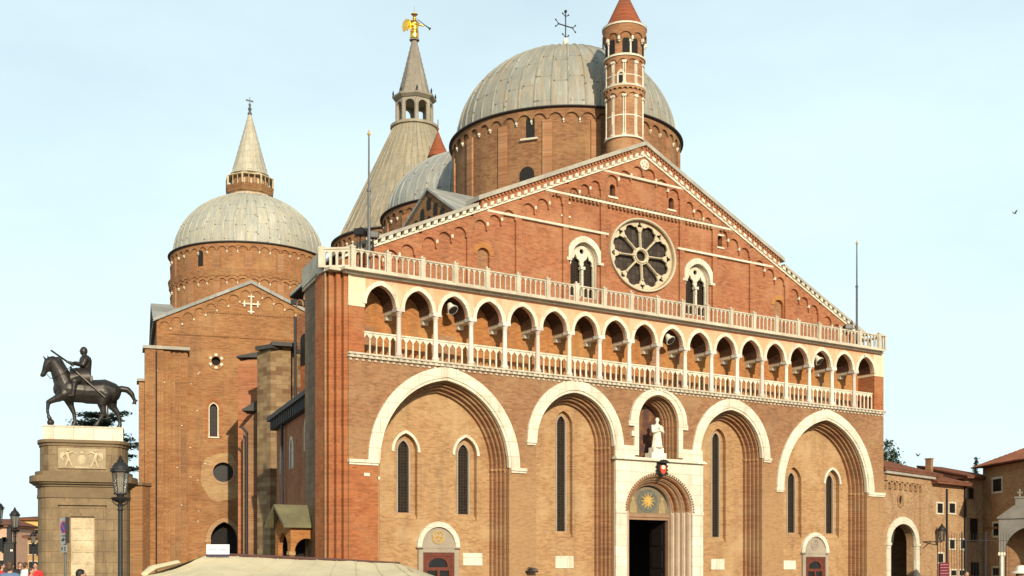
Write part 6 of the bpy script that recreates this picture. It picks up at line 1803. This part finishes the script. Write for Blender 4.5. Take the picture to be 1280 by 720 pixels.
# ---------------------------------------------------------------- people
SKIN = plain('skin', (0.45, 0.24, 0.15), 0.6, 0, 0.1)
HAIRD = plain('dark hair', (0.012, 0.009, 0.008), 0.6)
HAIRB = plain('brown hair', (0.07, 0.035, 0.015), 0.6)
def person(p, rz, h, lab, top, legs, hair, hat=None):
    t = thing('person', lab, 'person', p, rz)
    k = h / 1.75
    V = lambda x, y, z: (x * k, y * k, z * k)
    m = MB(); Lm = lambda a, b, r0, r1: m.limb(V(*a), V(*b), r0 * k, r1 * k, 10)
    Lm((-0.09, 0, 0.9), (-0.10, -0.02, 0.5), 0.085, 0.06); Lm((-0.10, -0.02, 0.5), (-0.10, 0.02, 0.09), 0.055, 0.04); Lm((-0.10, 0.03, 0.05), (-0.11, -0.14, 0.035), 0.045, 0.035)
    Lm((0.09, 0, 0.9), (0.10, 0.03, 0.5), 0.085, 0.06); Lm((0.10, 0.03, 0.5), (0.10, 0.10, 0.09), 0.055, 0.04); Lm((0.10, 0.11, 0.05), (0.11, -0.06, 0.035), 0.045, 0.035)
    Lm((0, 0, 0.92), (0, 0, 1.3), 0.13, 0.14); Lm((-0.12, 0, 1.38), (0.12, 0, 1.38), 0.085, 0.085); Lm((0, 0, 1.42), (0, -0.01, 1.52), 0.055, 0.05)
    m.ball(V(0, -0.015, 1.63), (0.075 * k, 0.095 * k, 0.115 * k)); m.ball(V(0, -0.115, 1.615), (0.014 * k, 0.02 * k, 0.022 * k), 8, 6); m.ball(V(0.078, 0, 1.62), 0.022 * k, 6, 5); m.ball(V(-0.078, 0, 1.62), 0.022 * k, 6, 5)
    for s_ in (-1, 1):
        Lm((0.19 * s_, 0, 1.38), (0.24 * s_, 0.02, 1.1), 0.05, 0.04); Lm((0.24 * s_, 0.02, 1.1), (0.22 * s_, -0.10, 0.88), 0.038, 0.028)
        m.ball(V(0.22 * s_, -0.12, 0.83), (0.025 * k, 0.03 * k, 0.045 * k), 8, 6)
        for f_ in range(4): m.limb(V(0.22 * s_ + (f_ - 1.5) * 0.012, -0.125, 0.80), V(0.215 * s_ + (f_ - 1.5) * 0.011, -0.15, 0.73 + 0.008 * abs(f_ - 1.5)), 0.008 * k, 0.007 * k, 6)
        m.limb(V(0.20 * s_, -0.14, 0.84), V(0.18 * s_, -0.165, 0.79), 0.009 * k, 0.008 * k, 6)
    body = blob(m, 'body', SKIN, t, 0.016, 2)
    m = MB()
    Lm((0, 0, 0.95), (0, 0, 1.28), 0.165, 0.165); Lm((-0.14, 0, 1.37), (0.14, 0, 1.37), 0.10, 0.10)
    for s_ in (-1, 1): Lm((0.19 * s_, 0, 1.38), (0.24 * s_, 0.02, 1.12), 0.068, 0.058)
    blob(m, 'shirt', top, t, 0.03, 2)
    m = MB()
    Lm((-0.09, 0, 0.93), (0.09, 0, 0.93), 0.13, 0.13); Lm((-0.09, 0, 0.9), (-0.10, -0.02, 0.5), 0.11, 0.08); Lm((-0.10, -0.02, 0.5), (-0.10, 0.02, 0.12), 0.078, 0.065); Lm((0.09, 0, 0.9), (0.10, 0.03, 0.5), 0.11, 0.08); Lm((0.10, 0.03, 0.5), (0.10, 0.10, 0.12), 0.078, 0.065)
    blob(m, 'trousers', legs, t, 0.03, 2)
    m = MB(); m.ball(V(0, 0.015, 1.665), (0.09 * k, 0.10 * k, 0.10 * k)); m.ball(V(0, 0.05, 1.60), (0.08 * k, 0.06 * k, 0.10 * k)); m.ball(V(0.04, -0.05, 1.70), (0.05 * k, 0.05 * k, 0.05 * k), 8, 6)
    blob(m, 'hair', hair, t, 0.02, 1)
    if hat:
        m = MB(); m.lathe([(0.19 * k, 1.66 * k), (0.19 * k, 1.675 * k), (0.11 * k, 1.70 * k), (0.105 * k, 1.76 * k), (0.08 * k, 1.80 * k), (0, 1.815 * k)], 0, 0, 20); m.build('hat', hat, t, smooth=50)
    return t
def cloth(n, c): return plain(n, c, 0.85, 0, 0.15, 5)
DEN, NAVY, KHAKI = cloth('denim', (0.10, 0.16, 0.26)), cloth('navy cloth', (0.02, 0.025, 0.05)), cloth('khaki cloth', (0.25, 0.2, 0.13))
REDC, WHC, BLKC, PINKC = cloth('red cloth', (0.55, 0.03, 0.03)), cloth('white cloth', (0.7, 0.68, 0.64)), cloth('black cloth', (0.02, 0.02, 0.022)), cloth('pink cloth', (0.6, 0.3, 0.32))
def gp(x, Y): q_ = at(x, HOR, Y); return (q_.x, q_.y, 0)
person(gp(12.5, 30), PI, 1.80, 'person in a pale blue denim jacket at the lower left corner, seen from behind', DEN, NAVY, HAIRB)
person(gp(44.5, 46), 0.4, 1.82, 'person in a bright red top beside the pedestal', REDC, NAVY, HAIRD)
person(gp(32, 52), 2.6, 1.85, 'person in a white shirt walking in the crowd at left', WHC, KHAKI, HAIRB)
person(gp(25, 55), 0.9, 1.86, 'person in black clothes left of the white-shirted walker', BLKC, NAVY, HAIRD)
person(gp(39, 40), 1.6, 1.62, 'person in a pink top in front of the crowd at left', PINKC, NAVY, HAIRB)
person(gp(2, 44), 2.0, 1.8, 'person in a red jacket at the very left edge', REDC, BLKC, HAIRD)
person(gp(101, 24), 2.2, 1.60, 'dark-haired person in black passing below the pedestal, only the head in view', BLKC, NAVY, HAIRD)
person(gp(1277, 21), 0.6, 1.62, 'person in a wide white sun hat at the lower right corner', WHC, KHAKI, HAIRB, plain('white straw', (0.75, 0.70, 0.55), 0.8, 0, 0.1))
person(gp(1208, 40), 0.2, 1.50, 'short person in dark red in front of the convent railing', cloth('dark red cloth', (0.3, 0.04, 0.03)), NAVY, HAIRB)

# ---------------------------------------------------------------- trees
def leafmat(name, c):
    m, nt, b = newmat(name, 0.7, 0, 0.25)
    t = nd(nt, 'ShaderNodeTexCoord'); n = noisev(nt, t.outputs['Object'], 0.9, 4, 0.6)
    gi_ = nd(nt, 'ShaderNodeNewGeometry')
    col = mix(nt, rng(nt, n, 0.35, 0.7), tuple(x * 1.5 for x in c), tuple(x * 0.5 for x in c))
    col = mix(nt, rng(nt, gi_.outputs['Random Per Island'], 0, 1, 0, 0.5), col, tuple(x * 0.6 for x in c))
    nt.links.new(col, b.inputs['Base Color'])
    return m
CED, PINE, DEC = leafmat('cedar needles', (0.035, 0.062, 0.045)), leafmat('conifer needles', (0.03, 0.05, 0.03)), leafmat('dark leaves', (0.045, 0.065, 0.022))
BARK = plain('bark', (0.09, 0.06, 0.04), 0.9)
def quads(m, c, n, s, spread, flat=0.35):
    for _ in range(n):
        p = Vector((rnd.gauss(0, spread[0]), rnd.gauss(0, spread[1]), rnd.gauss(0, spread[2]))) + Vector(c)
        a = Vector((rnd.uniform(-1, 1), rnd.uniform(-1, 1), rnd.uniform(-flat, flat))).normalized(); b = a.cross(Vector((rnd.uniform(-.4, .4), rnd.uniform(-.4, .4), 1))).normalized()
        k = s * rnd.uniform(0.6, 1.3)
        m.add([p - a * k, p + b * k * 0.35, p + a * k, p - b * k * 0.35], [(0, 1, 2, 3)])
p = at(134, HOR, 118); p.z = 0
ced = thing('cedar_tree', 'dark layered cedar tree behind the horse statue', 'tree', p)
m = MB(); m.tube([(0, 0, 0), (0.1, 0, 8), (0, 0.1, 18.2)], [0.5, 0.35, 0.06], 8)
lf = MB()
for lev in range(12):
    z = 5.5 + lev * 1.0; rad = 3.6 - 0.06 * (z - 5)
    for k in range(7):
        a_ = rnd.uniform(0, 2 * PI); r_ = rad * rnd.uniform(0.7, 1.1); up_ = rnd.uniform(-0.2, 0.6)
        e_ = (r_ * math.cos(a_), r_ * math.sin(a_), z + up_)
        m.tube([(0, 0, z), (e_[0] * 0.6, e_[1] * 0.6, z + up_ * 0.8), e_], [0.09, 0.05, 0.02], 5)
        for q_ in range(5):
            f_ = 0.35 + 0.16 * q_
            quads(lf, (e_[0] * f_, e_[1] * f_, z + up_ * f_ - 0.1 * f_ * f_), 40, 0.26, (0.36, 0.36, 0.10), 0.3)
m.build('trunk', BARK, ced); lf.build('crown', CED, ced)
p = at(1106, HOR, 112); p.z = 0
tre = thing('broadleaf_tree', 'dark green tree top showing beside the right end of the church', 'tree', p)
m = MB(); m.tube([(0, 0, 0), (0, 0, 7), (0.2, 0, 11)], [0.4, 0.3, 0.1], 8); lf = MB()
for k in range(42):
    v_ = Vector((rnd.gauss(0, 0.75), rnd.gauss(0, 0.75), rnd.gauss(0, 1.5)))
    c_ = (v_.x, v_.y, 10.4 + v_.z)
    if k % 3 == 0: m.tube([(0, 0, 8), c_], [0.1, 0.03], 5)
    quads(lf, c_, 220, 0.17, (0.30, 0.30, 0.24), 1)
m.build('trunk', BARK, tre); lf.build('crown', DEC, tre)
p = at(1220, HOR, 150); p.z = 0
con = thing('conifer_tree', 'tiny distant conifer tip above the convent roofs', 'tree', p)
m = MB(); m.tube([(0, 0, 0), (0, 0, 15.4)], [0.3, 0.03], 6); lf = MB()
for k in range(90):
    z = rnd.uniform(6, 15.3); r_ = (15.6 - z) * 0.13 * rnd.uniform(0.2, 1); a_ = rnd.uniform(0, 2 * PI)
    quads(lf, (r_ * math.cos(a_), r_ * math.sin(a_), z), 40, 0.14, (0.12, 0.12, 0.12), 0.6)
m.build('trunk', BARK, con); lf.build('crown', PINE, con)

# ---------------------------------------------------------------- birds
def bird(p, rz, lab, flying=True, s=1.0):
    t = thing('pigeon', lab, 'bird', p, rz)
    m = MB(); m.limb((-0.09 * s, 0, 0), (0.09 * s, 0, 0.02 * s), 0.045 * s, 0.055 * s, 10); m.ball((0.16 * s, 0, 0.05 * s), 0.035 * s); m.limb((-0.1 * s, 0, 0), (-0.24 * s, 0, -0.01 * s), 0.035 * s, 0.02 * s, 8); m.limb((0.19 * s, 0, 0.05 * s), (0.22 * s, 0, 0.045 * s), 0.012 * s, 0.006 * s, 6)
    blob(m, 'body', IRON, t, 0.015, 1)
    for sg_ in (-1, 1):
        m = MB()
        if flying: m.prism([(-0.1 * s, 0.0), (0.1 * s, 0.0), (0.06 * s, 0.3 * s), (-0.03 * s, 0.38 * s), (-0.1 * s, 0.2 * s)], -0.008, 0.008); m.v = [(x, sg_ * (0.03 + z * 0.75), 0.03 + z * 0.6) for x, y, z in m.v] if True else m.v; m.v = [(v[0], v[1], v[2] + (0.012 if i % 2 else 0)) for i, v in enumerate(m.v)]
        else: m.ball((-0.03 * s, sg_ * 0.05 * s, 0.0), (0.13 * s, 0.02 * s, 0.045 * s), 8, 6)
        m.build('wing', IRON, t)
bird(at(1268.5, 267, 60), 0.4, 'dark bird flying high in the sky at right', True, 0.5)
bird(at(1147.5, 570, 78), 2.0, 'dark bird flying above the convent roof', True, 0.6)
# a pigeon perched on a ledge stub low on the wall
lp = ROOT @ Vector((9.15, -0.25, 1.55))
bird(lp, ANG + 2.6, 'dark pigeon perched low on the church wall between two arches', False, 1.1)
m = MB(); m.box(8.9, 9.4, -0.4, -0.003, 1.38, 1.48); P(m, 'perch_bracket', IRON)
